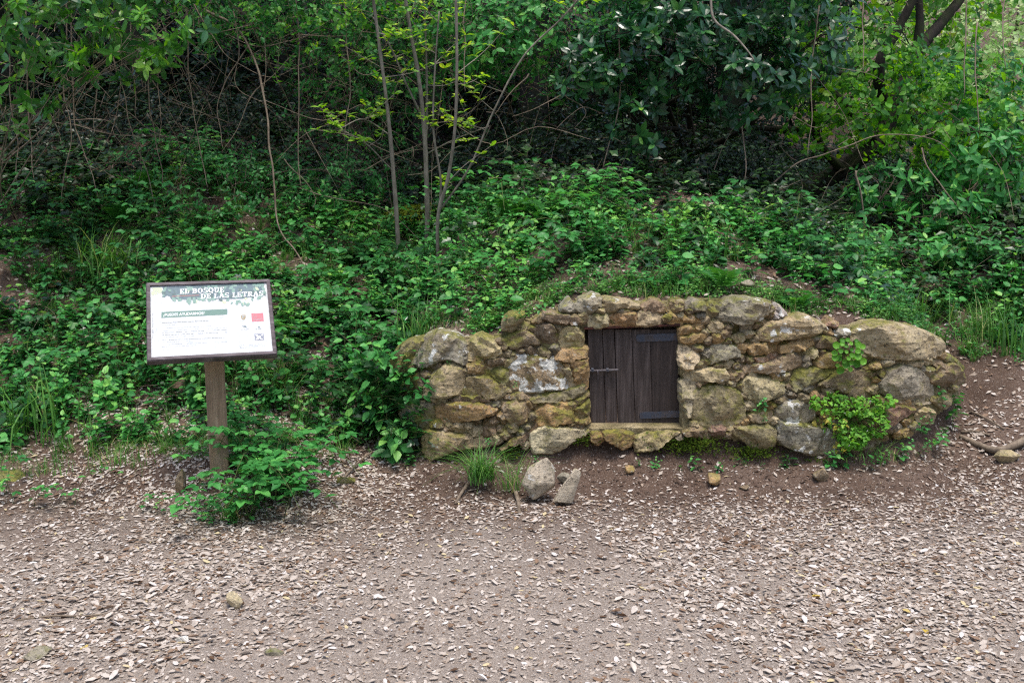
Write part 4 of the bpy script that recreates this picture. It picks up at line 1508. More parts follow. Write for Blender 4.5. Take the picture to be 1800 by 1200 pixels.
# ------------------------------------------------------------------ leaf litter, gravel
def soil_gap(X, Y):
    """bare earth: the hollow in front of the stones and trodden patches on the path"""
    yw = wall_y(X)
    bare = np.exp(-((Y - (yw - 0.16)) / 0.30) ** 2) * sstep(-0.8, -0.3, X) * (1 - sstep(1.95, 2.35, X))
    bare = np.maximum(bare, 0.9 * np.exp(-(((X - 2.35) / .25) ** 2 + ((Y - 5.5) / .35) ** 2)))
    tread = sstep(0.05, 0.5, noise2(X, Y, 0.8, 41) - 0.25 * sstep(3.6, 4.4, Y) + 0.25 * np.exp(-((X - .15) / .8) ** 2 - ((Y - 2.9) / .5) ** 2))
    return np.clip(np.maximum(0.93 * bare, 0.72 * tread), 0, 0.97)


def lay_leaves(n, x0, x1, y0, y1, mask, size=(0.026, 0.05), tilt=0.28, lift=0.006):
    X, Y = R3.uniform(x0, x1, n), R3.uniform(y0, y1, n)
    k = R3.random(n) > mask(X, Y)
    X, Y = X[k], Y[k]
    n = len(X)
    P = put(X, Y)
    e = 0.02
    nx_ = (height(X - e, Y) - height(X + e, Y)) / (2 * e)
    ny_ = (height(X, Y - e) - height(X, Y + e)) / (2 * e)
    N = unit(np.stack([nx_, ny_, np.ones(n)], -1) + R3.normal(0, tilt, (n, 3)))
    a = R3.uniform(0, 6.28, n)
    D = np.stack([np.cos(a), np.sin(a), np.zeros(n)], -1)
    D = unit(D - N * (D * N).sum(-1, keepdims=True))
    P[:, 2] += lift + R3.uniform(0, .004, n)
    s = size[0] + (size[1] - size[0]) * R3.beta(1.3, 2.6, n)
    return P, frames(D, N) * s[:, None, None], s


def litter_tint(n):
    t = np.clip(R3.normal(.52, .21, n), 0, .93)
    u = R3.random(n)
    return np.where(u < .015, 1.0, np.where(u < .07, R3.uniform(0, .25, n), t))


g = Geo()
def path_mask(X, Y):
    return np.maximum(soil_gap(X, Y), sstep(0, 0.02, np.where(np.abs(X - 0.85) < 1.35, Y - wall_y(X) + 0.02, -1.0)))

L_FLAT = [leaf_tpl([0.25, 0.68], [0.19, 0.22], f * .5, d * .5, w, t * .6) for f, d, w, t in ((0.25, 0.12, 0.012, 0.1), (-0.5, 0.25, 0.015, -0.15), (0.75, -0.25, 0.01, 0.25), (0.1, 0.35, 0.02, -0.3), (0.5, -0.1, 0.02, 0.0))]
L_THIN = [leaf_tpl([0.45], [0.24], f * .5, d * .5, 0, t * .6) for f, d, t in ((0.25, 0.12, 0.1), (-0.5, 0.25, -0.15), (0.6, -0.25, 0.25), (0.1, 0.35, -0.3), (0.4, -0.1, 0.0))]

def seen_mask(X, Y):
    drift = .55 * sstep(-.1, .6, -noise2(X, Y, 2.3, 44) - .5 * noise2(X, Y, 6.0, 45))
    return np.maximum(np.maximum(path_mask(X, Y), drift), 0.8 * (np.abs(X - .05) > .56 * Y + .55))

P, M, _s = lay_leaves(125000, -4.2, 4.4, 2.0, 5.3, seen_mask, (.011, .046), .12, .003)
v = R3.integers(0, 5, len(P)); tn = litter_tint(len(P))
# the ones that show largest are single leaves
near = np.where((P[:, 1] < 3.4) & (P[:, 1] > 2.76) & (np.abs(P[:, 0]) < P[:, 1] * 0.5))[0]
near = near[np.argsort(-_s[near])][:300]
single = np.zeros(len(P), bool); single[near] = True
for k in range(5):
    m_ = (v == k) & ~single & (P[:, 1] < 3.9)
    g.scatter(L_FLAT[k], M[m_], P[m_], tn[m_])
    m_ = (v == k) & ~single & (P[:, 1] >= 3.9)
    g.scatter(L_THIN[k], M[m_], P[m_], tn[m_])
# fine fragments
P2, M2, _ = lay_leaves(60000, -4, 4.2, 2.2, 4.9, lambda X, Y: np.maximum(np.where(Y > 4.2, .9, .35) * path_mask(X, Y), .8 * (np.abs(X - .05) > .56 * Y + .4)), (0.005, 0.015), 0.2, 0.002)
g.scatter(leaf_tpl([0.5], [0.3], .4, .1), M2, P2, litter_tint(len(P2)))
# litter lying on the bank, on the earth behind the stones
P3, M3, _ = lay_leaves(15000, -4.4, 4.6, 4.9, 7.6, lambda X, Y: sstep(0.05, -0.05, np.where(np.abs(X - 0.85) < 1.35, Y - wall_y(X) - 0.13, 1.0)) + 0.25)
v3 = R3.integers(0, 5, len(P3)); t3 = litter_tint(len(P3)) * 0.85
for k in range(5):
    g.scatter(L_THIN[k], M3[v3 == k], P3[v3 == k], t3[v3 == k])
tag(g.build('leaf_litter', MS['litter']), 'dry beige oak leaf litter spread over the path and bank', 'leaf litter', kind='stuff')
fl = []
for k in range(5):
    for j, tt in enumerate((.2, .42, .6, .78, 1.0)):
        fl.append(Geo().add(L_OAK[k][0], L_OAK[k][1], L_OAK[k][2], tt).mesh('fallen_leaf', MS['litter']))
for i in near:
    o = bpy.data.objects.new('fallen_leaf', fl[v[i] * 5 + int(np.argmin(np.abs(np.array([.2, .42, .6, .78, 1.0]) - tn[i])))])
    m4 = Matrix(M[i].tolist()).to_4x4(); m4.translation = P[i]
    o.matrix_world = m4
    tag(link(o), 'dry curled oak leaf lying on the open gravel path', 'leaf', 'fallen leaves on the path')


def hull_rock(size, seed, n=16, bevel=True):
    import bmesh
    r = np.random.default_rng(seed)
    bm = bmesh.new()
    for p in unit(r.normal(0, 1, (n, 3))) * r.uniform(.75, 1.1, (n, 1)):
        bm.verts.new(p * np.asarray(size))
    res = bmesh.ops.convex_hull(bm, input=bm.verts)
    bmesh.ops.delete(bm, geom=[v for v in bm.verts if not v.link_faces], context='VERTS')
    if bevel: bmesh.ops.bevel(bm, geom=list(bm.edges), offset=.07 * min(size), segments=1, affect='EDGES')
    bmesh.ops.triangulate(bm, faces=list(bm.faces))
    bm.verts.index_update()
    V_ = np.array([v.co[:] for v in bm.verts]); T_ = np.array([[v.index for v in f.verts] for f in bm.faces])
    bm.free()
    return V_, T_


def rock_geo(size, seed, sub=3, flat=0.75, ang=0.9):
    """an angular stone: a sphere cut by random planes, roughened"""
    r = np.random.default_rng(seed)
    th, ph = np.meshgrid(np.linspace(0, np.pi, 5 + 3 * sub), np.linspace(0, 2 * np.pi, 7 + 5 * sub, endpoint=False), indexing='ij')
    D = np.stack([np.sin(th) * np.cos(ph), np.sin(th) * np.sin(ph), np.cos(th)], -1)
    R = np.ones(D.shape[:2])
    for _ in range(11):
        n = unit(r.normal(0, 1, 3)); o = r.uniform(.42, .9)
        c = D @ n
        R = np.where(c > 1e-3, np.minimum(R, o / np.maximum(c, 1e-3)), R)
    R = ang * R + (1 - ang) * np.minimum(R, .85)
    V = D * R[..., None] * np.asarray(size, float)
    V = V + .05 * min(size) * vnoise(V.reshape(-1, 3), 2.5 / min(size), seed).reshape(V.shape[:2])[..., None] * D
    a, b = V.shape[:2]
    I = np.arange(a * b).reshape(a, b)
    J = np.roll(I, -1, 1)
    Q = np.stack([I[:-1], I[1:], J[1:], J[:-1]], -1).reshape(-1, 4)
    return V.reshape(-1, 3), Q


g = Geo()
for k in range(6):
    V_, T_ = hull_rock((1, .8, .6), 40 + k, 7, False)
    X, Y = scatter_pts(900, -3.6, 3.8, 2.2, 4.75, lambda X, Y: Y < wall_y(X) - .05)
    s = R3.gamma(2, .0022, len(X)) + .002
    Pp = put(X, Y)
    g.scatter((V_, T_, np.zeros((0, 4), int), np.zeros(len(V_))), rot_z(R3.uniform(0, 6.28, len(X))) * s[:, None, None], Pp, R3.random(len(X)))
X, Y = scatter_pts(5200, -1.2, 2.6, 4.3, 5.0, lambda X, Y: (Y < wall_y(X) + .02) & (R3.random(len(X)) < np.exp(-((Y - wall_y(X) + .12) / .2) ** 2)))
clod = Geo()
for k in range(4):
    V_, T_ = hull_rock((1, .9, .7), 140 + k, 9, False)
    kk = np.arange(len(X)) % 4 == k
    s = R3.gamma(2.2, .0028, kk.sum()) + .002
    clod.scatter((V_, T_, np.zeros((0, 4), int), np.zeros(len(V_))), rot_z(R3.uniform(0, 6.28, kk.sum())) * s[:, None, None], put(X[kk], Y[kk]), R3.random(kk.sum()))
tag(clod.build('soil_clods', MS['soil']), 'crumbled brown earth clods along the foot of the wall', 'earth', kind='stuff')
gm = NT('path gravel'); gm.color(gm.ramp(gm.attr('tint'), [(0, (.07, .05, .04)), (.5, (.2, .165, .145)), (1, (.42, .38, .35))])); gm.rough(.9, .2)
tag(g.build('gravel', gm.m, smooth=True), 'fine gravel scattered over the trodden path', 'gravel', kind='stuff')

# ------------------------------------------------------------------ loose rocks, roots and sticks
def tilt_rock(px_, py_, size, seed, tone, label, lich=.3, moss=.1, sink=.25, rz=0.0, rx=0.0, ry=0.0, group=None, sub=3, name='loose_rock', dy=0.0):
    p = ground_pt(px_, py_)
    p = put(p[0], p[1] + dy)
    if seed in (30, 33):
        V_, Q_ = rock_geo(size, seed, sub)
        gr = Geo().add(V_, quads=Q_)
    else:
        V_, T_ = hull_rock(size, seed)
        gr = Geo().add(V_, tris=T_)
    o = gr.build(name, MS['stone'], smooth=False)
    o.location = p + np.array([0, 0, size[2] * (1 - 2 * sink)])
    o.rotation_euler = (rx, ry, rz)
    o.color = (*TONE[tone], 1)
    o['lichen'], o['moss'] = lich, moss
    return tag(o, label, 'rock', group)


tilt_rock(950, 882, (.085, .07, .13), 3, 'p', 'tall pale angular rock leaning by the grass tuft below the wall', .5, .3, .12, .4, 0.1, .35)
tilt_rock(1000, 888, (.085, .045, .105), 9, 'p', 'pale grey wedge shaped slab beside the tall angular rock', .7, .0, .12, -.2, -.25, .5)
tilt_rock(992, 850, (.04, .03, .035), 14, 'g', 'small grey chip behind the wedge shaped slab', .5, .1, .2)
tilt_rock(1254, 853, (.048, .04, .042), 21, 'o', 'rounded ochre stone on the bare earth below the mossy boulder', .0, .1, .2)
tilt_rock(1106, 832, (.03, .03, .028), 23, 'o', 'small orange stone under the undercut wall foot', 0, 0, .2)
tilt_rock(1440, 846, (.045, .04, .045), 25, 'b', 'brown stone in the earth under the grey lichened slab', .0, .4, .25)
tilt_rock(1308, 860, (.028, .024, .02), 27, 'b', 'little brown stone half sunk beside the rounded ochre stone', 0, .1, .3)
tilt_rock(1770, 810, (.065, .045, .04), 28, 't', 'tan stone beside the bent root on the rising ground', .2, .1, .25)
tilt_rock(412, 1066, (.036, .034, .034), 30, 'c', 'smooth pale cobble lying alone on the path', 0, 0, .15)
tilt_rock(68, 1154, (.05, .04, .02), 33, 'g', 'flat pale grey stone trodden into the path', .4, 0, .3)
tilt_rock(322, 1128, (.03, .024, .014), 34, 'w', 'thin white stone flake on the path near the lone cobble', 0, 0, .3)
tilt_rock(482, 1150, (.042, .022, .014), 35, 'g', 'long narrow grey stone flake flush in the path', .2, 0, .35)
tilt_rock(610, 848, (.06, .04, .03), 36, 'm', 'mossy low stone between the sign and the wall end', .1, 1.2, .35)
tilt_rock(318, 868, (.03, .05, .085), 37, 'b', 'narrow brown stone upright in the earth bump by the post', .0, .4, .2, .2, .1, .2)
tilt_rock(95, 505, (.06, .05, .045), 38, 'o', 'orange brown stone showing on the bank among grass', 0, .1, .3)
tilt_rock(22, 842, (.09, .06, .04), 39, 'm', 'dark mossy stone in the litter at the bank foot', .1, 1.0, .4)
tilt_rock(1325, 535, (.05, .04, .04), 44, 'g', 'grey stone on the earth just behind the wall crest', .4, .2, .3, dy=.15)


def stick(pts, r0, r1, name, label, cat, mat='twig', group=None, lift=0.0, rough=.18):
    P_ = np.array([ground_pt(x, y) + np.array([0, 0, z + lift]) for x, y, z in pts])
    g_ = Geo()
    path = smooth_path(P_, 6)
    path[:, 2] = np.maximum(path[:, 2], height(path[:, 0], path[:, 1]) + r1 * .3)
    tube_geo(g_, path, r0, r1, 7, rough=rough, seed=len(pts))
    return tag(g_.build(name, MS[mat], smooth=True, loc=P_[0]), label, cat, group)


stick([(800, 888, .008), (812, 872, .02), (826, 858, .04), (834, 838, .07)], .006, .011, 'broken_stick', 'forked brown stick leaning out of the grass tuft', 'stick')
stick([(913, 905, .004), (911, 885, .012), (905, 868, .03), (906, 852, .05)], .008, .012, 'broken_stick', 'short bent grey stick beside the tall angular rock', 'stick')
stick([(1688, 770, .012), (1720, 788, .02), (1760, 800, .03), (1830, 775, .05)], .012, .02, 'bent_root', 'bent grey root crossing the rising ground past the wall end', 'root')
stick([(1690, 762, .01), (1715, 762, .012), (1740, 768, .01)], .009, .005, 'broken_stick', 'short pale stick on litter past the wall end', 'stick')
stick([(1704, 725, .01), (1730, 738, .015), (1765, 757, .01)], .006, .004, 'broken_stick', 'thin tan stick on the rising litter slope', 'stick')
stick([(1555, 1118, .008), (1580, 1108, .014), (1612, 1090, .01)], .006, .004, 'broken_stick', 'dark broken stick lying alone on the path', 'stick')
stick([(30, 1092, .004), (90, 1086, .008), (140, 1085, .006), (190, 1080, .004)], .004, .003, 'dry_twig', 'long thin dry twig lying on the path', 'twig')
stick([(600, 848, .01), (630, 822, .03), (655, 800, .02)], .006, .004, 'broken_stick', 'slender grey stick beside the mossy low stone', 'stick')
stick([(1400, 905, .004), (1440, 898, .008), (1475, 893, .004)], .005, .003, 'dry_twig', 'dark dry twig on bare earth under the grey slab', 'twig')
stick([(490, 715, .03), (465, 695, .05), (440, 672, .07), (420, 640, .12)], .018, .010, 'broken_branch', 'dead grey branch stub stuck in the bank by the sign', 'branch', rough=.3)
stick([(1780, 420, .05), (1760, 385, .07), (1745, 362, .12)], .03, .012, 'broken_branch', 'weathered grey dead wood beneath the bright thicket', 'branch', rough=.3)


# ------------------------------------------------------------------ ground cover on the bank
def bank(X, Y):
    e = veg_edge(X)
    gap = noise2(X, Y, 1.6, 51) + 0.6 * noise2(X, Y, 4.0, 52)
    thin = 0.55 - 0.5 * sstep(0.0, 0.5, Y - e)               # a ragged front edge
    return (Y > e) & (gap > np.where(X < -.6, -.85, -.5) + thin)


def lit_colour_limit(X):
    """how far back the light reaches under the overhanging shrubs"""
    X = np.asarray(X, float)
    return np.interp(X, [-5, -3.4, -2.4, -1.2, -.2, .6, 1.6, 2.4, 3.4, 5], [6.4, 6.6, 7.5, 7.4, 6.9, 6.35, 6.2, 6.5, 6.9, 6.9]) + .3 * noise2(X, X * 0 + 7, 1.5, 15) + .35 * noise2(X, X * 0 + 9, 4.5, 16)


HERBS = [herb(200 + k, R3.uniform(.10, .26), int(R3.integers(3, 7)), R3.uniform(.036, .064), L_OVATE, stems=int(R3.integers(1, 4))) for k in range(8)]
CREEP = [herb(230 + k, .08, 3, .03, L_SMALL, stems=4, lean=.9) for k in range(4)]
IVYS = [ivy_patch(260 + k) for k in range(6)]
BRAM = [bramble(280 + k, R3.uniform(.3, .5)) for k in range(5)]
GRAS = [grass_tpl(300 + k, 24, R3.uniform(.12, .24)) for k in range(5)]
FINE = [grass_tpl(320 + k, 16, .10, .0016, .05) for k in range(4)]

HERBM = [herb(200 + k, R3.uniform(.10, .26), int(R3.integers(3, 7)), R3.uniform(.036, .064), L_MID, stems=int(R3.integers(1, 4))) for k in range(8)]
HERBD = [herb(215 + k, R3.uniform(.10, .26), 4, R3.uniform(.04, .064), L_SMALL, stems=2) for k in range(5)]
X, Y = scatter_pts(5400, -4.4, 4.6, 4.8, 7.8, lambda X, Y: bank(X, Y) & (Y < lit_colour_limit(X)))
mass('undergrowth', HERBM, X, Y, (.45, 1.15), MS['herb'], 'dense low leafy green undergrowth covering the woodland bank', 'undergrowth', tint=.2)
X, Y = scatter_pts(4600, -6, 5.6, 5.9, 11.0, lambda X, Y: Y > lit_colour_limit(X) - .15 + .3 * noise2(X, Y, 1.0, 66))
mass('shade_toned_plants', HERBD, X, Y, (1.0, 1.9), MS['dark'], 'ground plants under the canopy with shade put into their dark leaf colour', 'shade plants', stems=False)  # same herb shapes, coloured dark in place of canopy shade
X, Y = scatter_pts(3500, -5.4, 5.4, 4.8, 10.6, lambda X, Y: bank(X, Y) & ((noise2(X, Y, 1.1, 60) > -.1) & (Y < lit_colour_limit(X) + .8)))
mass('ivy', IVYS, X, Y, (.7, 1.3), MS['ivy'], 'dark ivy creeping between the herbs on the bank', 'ivy', stems=False)
X, Y = scatter_pts(2600, -4.6, 4.8, 4.7, 7.2, lambda X, Y: (Y > veg_edge(X) - .12) & (noise2(X, Y, 1.5, 61) > -.1))
mass('creeping_weeds', CREEP, X, Y, (.6, 1.3), MS['herb'], 'small leaved creeping weeds at the bank edge', 'weeds', stems=False)
X, Y = scatter_pts(2500, -4.6, 4.8, 4.75, 7.4, lambda X, Y: (Y > veg_edge(X) - .18) & (noise2(X, Y, 1.2, 62) + .35 * ((X > .9) & (Y < 6.3)) > .1) & (Y < lit_colour_limit(X)))
mass('grass', GRAS, X, Y, (.5, 1.05), MS['grass'], 'loose green grass growing in the bank and behind the wall', 'grass')
X, Y = scatter_pts(900, -3.5, 3.6, 4.6, 5.3, lambda X, Y: (np.abs(Y - veg_edge(X)) < .22))
mass('short_grass', FINE, X, Y, (.6, 1.1), MS['grass'], 'short sparse grass fringing the bare litter', 'grass')
X, Y = scatter_pts(640, -4.6, 4.8, 5.1, 7.8, lambda X, Y: bank(X, Y) & (Y < lit_colour_limit(X) + .2))
mass('bramble_cover', BRAM, X, Y, (.7, 1.2), MS['herb'], 'low arching brambles tangled through the bank', 'brambles')

X, Y = scatter_pts(1500, -.6, 2.2, 4.9, 5.5, lambda X, Y: (Y > wall_y(X) + .2) & (Y < wall_y(X) + .42) & (noise2(X, Y, 3, 77) > -.1))
mass('crest_grass', FINE + [c[0] for c in CREEP], X, Y, (.45, .95), MS['grass'], 'short grass and weeds rooted in the earth on the wall crest', 'grass')
g = Geo()
X, Y = scatter_pts(420, -4, 4.4, 4.9, 7.2, bank)
for p in put(X, Y):
    d = np.array([R3.normal(0, .5), R3.normal(-.1, .3), R3.uniform(.3, 1.0)]) * R3.uniform(.12, .4)
    tube_geo(g, smooth_path([p, p + d * .5 + R3.normal(0, .02, 3), p + d + np.array([R3.normal(0, .06), 0, -.04])], 3), .0016, .0008, 3, R3.random(), caps=False)
tag(g.build('dry_stems', MS['twig']), 'thin dead tan stems standing through the undergrowth', 'stems', kind='stuff')

# moss on the earth under the wall
g = Geo()
ml = leaf_tpl([.5], [.22], .3, .3)
for (ax, ay, sx, sy, n) in ((1215, 782, 60, 12, 900), (1320, 795, 45, 9, 500), (1010, 772, 40, 8, 350), (1150, 775, 30, 8, 250), (800, 812, 60, 10, 350), (900, 800, 30, 8, 200), (1450, 812, 50, 8, 350)):
    q = on_wall(R3.normal(ax, sx * .5, n), R3.normal(ay, sy * .7, n))
    q[:, 1] += R3.uniform(-.02, .02, n)
    d = np.stack([R3.normal(0, .6, n), R3.normal(-.6, .4, n), R3.uniform(.2, 1, n)], -1)
    g.scatter(ml, frames(d, np.tile([0, -1.0, .6], (n, 1)) + R3.normal(0, .3, (n, 3))) * R3.uniform(.008, .018, n)[:, None, None], q, R3.normal(.45, .15, n))
tag(g.build('moss', MS['moss']), 'dark green moss on the damp earth under the wall foot', 'moss', kind='stuff')

# ------------------------------------------------------------------ single plants one can pick out
k_herb = [Kind('leafy_herb', [('foliage', *[(HERBS[k][0])][:1], MS['herb']), ('stem', HERBS[k][1], MS['stem'])]) for k in range(8)]
k_bram = [Kind('bramble', [('foliage', BRAM[k][0], MS['herb']), ('cane', BRAM[k][1], MS['stem'])]) for k in range(5)]
k_ivy = [Kind('ivy_plant', [('foliage', IVYS[k][0], MS['ivy']), ('stem', IVYS[k][1], MS['stem'])]) for k in range(6)]
FR = [frond_tpl(340 + k, .3, 15, .4 + .25 * (k % 3)) for k in range(4)]
fr_me = [Geo().add(*f).mesh('frond', MS['fern']) for f in FR]


def fern(p, size, label, group, n=7):
    e = empty('fern', p)
    e.scale = (size,) * 3
    tag(e, label, 'fern', group)
    a0 = random.uniform(0, 6)
    for k in range(n):
        o = bpy.data.objects.new('frond', fr_me[(k * 3 + n) % 4])
        o.rotation_euler = (random.uniform(.35, .8), 0, a0 + 6.283 * k / n + random.uniform(-.3, .3))
        link(o, e)
    return e


def at_ground(px_, py_, sink=0.0):
    p = ground_pt(px_, py_)
    p[2] -= sink
    return p


GRP_A = 'herbs on the bank above the wall'
for i in range(46):                                  # behind the crest of the stones
    x = -0.35 + 2.5 * (i + random.random()) / 46
    y = float(wall_y(x)) + random.uniform(.24, .75)
    k_herb[i % 8].place(put(x, y), random.uniform(.7, 1.25), random.uniform(0, 6.28), 'leafy green herb growing on the earth right behind the wall crest', 'herb', GRP_A)
for i in range(80):
    x = random.uniform(-3.0, -0.7); y = random.uniform(4.85, 6.1)
    k_herb[(i * 3) % 8].place(put(x, y), random.uniform(.7, 1.45), random.uniform(0, 6.28), 'leafy green herb growing on the bank behind the sign', 'herb', 'herbs on the bank behind the sign')
for i in range(36):
    x = random.uniform(2.25, 3.9); y = random.uniform(5.9, 7.0)
    k_herb[(i * 5) % 8].place(put(x, y), random.uniform(.9, 1.6), random.uniform(0, 6.28), 'leafy green herb on the grassy bank beyond the rounded end stone', 'herb', 'herbs on the bank beyond the wall end')
for (x, y, s, lab) in ((450, 840, 1.0, 'fern spreading from the bramble bush at the post foot'), (520, 600, 1.0, 'small fern beside the panel of the sign'), (1270, 512, .9, 'low bright fern just behind the big grey crest slab'),
                       (1400, 545, .7, 'low bright fern behind the white quartz stone'), (960, 400, 1.3, 'wide fern high on the bank beside the saplings'), (900, 390, 1.2, 'pale fern by the moss mound'),
                       (250, 350, 1.4, 'dark fern under the hanging vines'), (215, 400, 1.2, 'drooping fern over the tall sedge tussock'), (520, 870, .55, 'tiny fern beside the bramble bush'), (600, 500, 1.0, 'fern among dog rose flowers')):
    fern(at_ground(x, y), s * .75, lab, None)

# brambles and ivy round the foot of the post
rb = random.Random(3)
for i in range(52):
    x, y = rb.choice([rb.uniform(350, 420), rb.uniform(412, 500), rb.uniform(420, 525), rb.uniform(425, 515)]), rb.uniform(800, 925)
    if x < 412: y = rb.uniform(895, 928)
    y = min(y, 935 - 0.25 * max(0, x - 440))
    k_bram[i % 5].place(at_ground(x, y), rb.uniform(.65, 1.1) * (1.0 if x > 412 else .5), rb.uniform(0, 6.28), 'green bramble in the bush round the foot of the sign post', 'bramble', 'brambles round the post foot')
for i, (x, y, s) in enumerate(((400, 920, .9), (440, 915, 1.0), (470, 905, .9), (500, 880, .8), (355, 915, .7), (480, 860, 1.1), (450, 880, 1.2), (420, 900, 1.0), (500, 850, 1.0))):
    k_herb[(i * 2) % 8].place(at_ground(x, y), s, random.uniform(0, 6.28), 'leafy herb among the brambles at the post foot', 'herb', 'herbs at the post foot')
for i, (x, y, s) in enumerate(((25, 885, .8), (60, 890, .6), (130, 888, .6), (250, 900, .45), (10, 870, .7), (285, 905, .4), (120, 880, .5))):
    k_bram[(i + 2) % 5].place(at_ground(x, y), s * .85, random.uniform(0, 6.28), 'small bramble seedling in the litter at the bank foot', 'bramble', 'bramble seedlings in the litter')

# plants round the ends and foot of the wall
for i in range(84):
    x = random.uniform(635, 742); y = random.uniform(622, 800)
    p = on_wall(x, y); p[1] = min(p[1] + random.uniform(-.11, .03), 5.05)
    p[2] = max(p[2] - .04, float(height(p[0], p[1])))
    (k_ivy if i % 3 == 0 else k_herb)[i % 6].place(p, random.uniform(.7, 1.15), random.uniform(0, 6.28), 'green creeper tumbling over the low mossy end of the wall', 'creeper', 'creepers over the mossy wall end', (random.uniform(.3, .9), 0))
for i, (x, y, s) in enumerate(((700, 790, .8), (712, 770, .8), (690, 760, .9), (720, 805, .6), (705, 750, .9))):
    k_herb[i].place(at_ground(x, y + 15), s, random.uniform(0, 6.28), 'broad leaved herb at the foot of the mossy wall end', 'herb', 'herbs at the mossy wall end')
for i, (x, y, s) in enumerate(((1640, 720, .7), (1660, 700, .75), (1680, 715, .7), (1620, 745, .6), (1600, 770, .55), (1655, 745, .6), (1690, 690, .6), (1675, 740, .8), (1650, 765, .8), (1610, 790, .7), (1580, 790, .5), (1550, 800, .5), (1630, 770, .5))):
    p = on_wall(x, y, -.02); p[2] = max(p[2] - .05, float(height(p[0], p[1])) - .01)
    k_herb[(i + 3) % 8].place(p, s, random.uniform(0, 6.28), 'small leaved trailing weed at the rounded end of the wall', 'weed', 'weeds at the rounded wall end', (random.uniform(.1, .7), 0))
for i, (x, y, s) in enumerate(((1195, 785, .3), (1232, 780, .35), (1295, 795, .3), (1395, 800, .55), (1370, 790, .3), (1455, 815, .35), (1147, 812, .3), (1120, 850, .25), (1460, 838, .3), (1260, 812, .25), (1340, 842, .25), (1376, 845, .3), (1520, 815, .5), (1475, 840, .35), (1312, 820, .25), (940, 800, .35))):
    p = on_wall(x, y, -.04); p = put(p[0], p[1]) + np.array([0, 0, -.004])
    k_herb[i % 8].place(p, s * 1.5, random.uniform(0, 6.28), 'tiny seedling sprouting from the damp earth under the wall', 'seedling', 'seedlings under the wall foot', (.4, 0))
for i, (x, y, s) in enumerate(((860, 780, .25), (690, 640, .5), (905, 680, .28), (1330, 725, .45), (1345, 715, .35), (742, 648, .3), (785, 640, .25), (920, 560, .5), (945, 548, .45), (900, 570, .4), (1345, 740, .3))):
    p = on_wall(x, y, -.035)
    k_herb[(i * 3 + 1) % 8].place(p, s, random.uniform(0, 6.28), 'small weed rooted in a mortar joint between the stones', 'weed', 'weeds in the mortar joints', (.6, 0))

# the pennywort rosette hanging on the wall: every round leaf is a part
pen = on_wall(1483, 618, -.045)
e = empty('pennywort', pen)
tag(e, 'round leaved pennywort rosette hanging beside the big end boulder', 'pennywort')
pen_me = [Geo().add(L_PENNY[0], L_PENNY[1], L_PENNY[2], t).mesh('leaf', MS['bright']) for t in (.1, .3, .5)]
g = Geo()
rp = np.random.default_rng(8)
for i in range(30):
    a, rr = 2.4 * i, .078 * math.sqrt((i + .5) / 30) * rp.uniform(.85, 1.2)
    c = np.array([rr * math.cos(a) * .95, -.035 - .03 * rp.random() - .03 * (1 - rr / .088), rr * math.sin(a)])
    o = bpy.data.objects.new('leaf', pen_me[i % 3])
    n = Vector((c[0] * 4 + rp.normal(0, .15), -1, .45 + c[2] * 3 + rp.normal(0, .15)))
    o.rotation_euler = n.to_track_quat('Z', 'Y').to_euler()
    s = rp.uniform(.02, .044) if i > 5 else rp.uniform(.014, .026)
    o.scale = (s,) * 3
    o.location = c
    link(o, e)
    tube_geo(g, [(0, .02, -.01), c * .6, c], .0011, .0009, 3)
link(bpy.data.objects.new('stalk', g.mesh('stalk', MS['stem'])), e)

# the lime green herb clump spilling over the wall
rb = np.random.default_rng(15)
e = empty('flowering_herb', on_wall(1490, 735, -.03))
b0 = np.array(e.location)
tag(e, 'bright lime green flowering herb clump spilling down the wall', 'herb clump')
pos, dd, nn, sz, ti = [], [], [], [], []
stem = Geo()
for (ax, ay, rx, ry, n) in ((1455, 705, 34, 18, 280), (1505, 712, 40, 18, 330), (1492, 762, 30, 24, 340), (1535, 738, 22, 26, 190), (1475, 775, 16, 16, 80), (1440, 728, 16, 22, 90), (1550, 700, 18, 12, 90), (1470, 740, 20, 16, 90)):
    a = rb.uniform(0, 6.28, n); q = np.sqrt(rb.random(n))
    c = on_wall(ax + rx * q * np.cos(a), ay + ry * q * np.sin(a))
    c[:, 1] -= .035 + .09 * (1 - q ** 2) * rb.random(n)
    keep_ = (vnoise(c, 22, 5) > -.15) | (rb.random(n) < .25)
    c = c[keep_]; n = len(c)
    for k in range(n):
        az = rb.uniform(0, 6.28)
        pos.append(c[k] - b0); dd.append((math.cos(az), rb.normal(-.45, .35), math.sin(az) * .7 - .05)); nn.append((rb.normal(0, .5), rb.normal(-.7, .4), 1)); sz.append(rb.uniform(.010, .026))
        ti.append(1.0 if (ax < 1480 and ay > 720 and rb.random() < .3) else rb.normal(.45, .2))
    for k in range(0, n, 18):
        tube_geo(stem, smooth_path([(0, .02, 0), (c[k] - b0) * .5 + (0, -.02, .02), c[k] - b0], 2), .0012, .0008, 3)
lf = Geo().add(*leafy(L_IVY, pos, dd, nn, sz, ti))
link(bpy.data.objects.new('foliage', lf.mesh('foliage', MS['bright'])), e)
link(bpy.data.objects.new('stem', stem.mesh('stem', MS['stem'])), e)


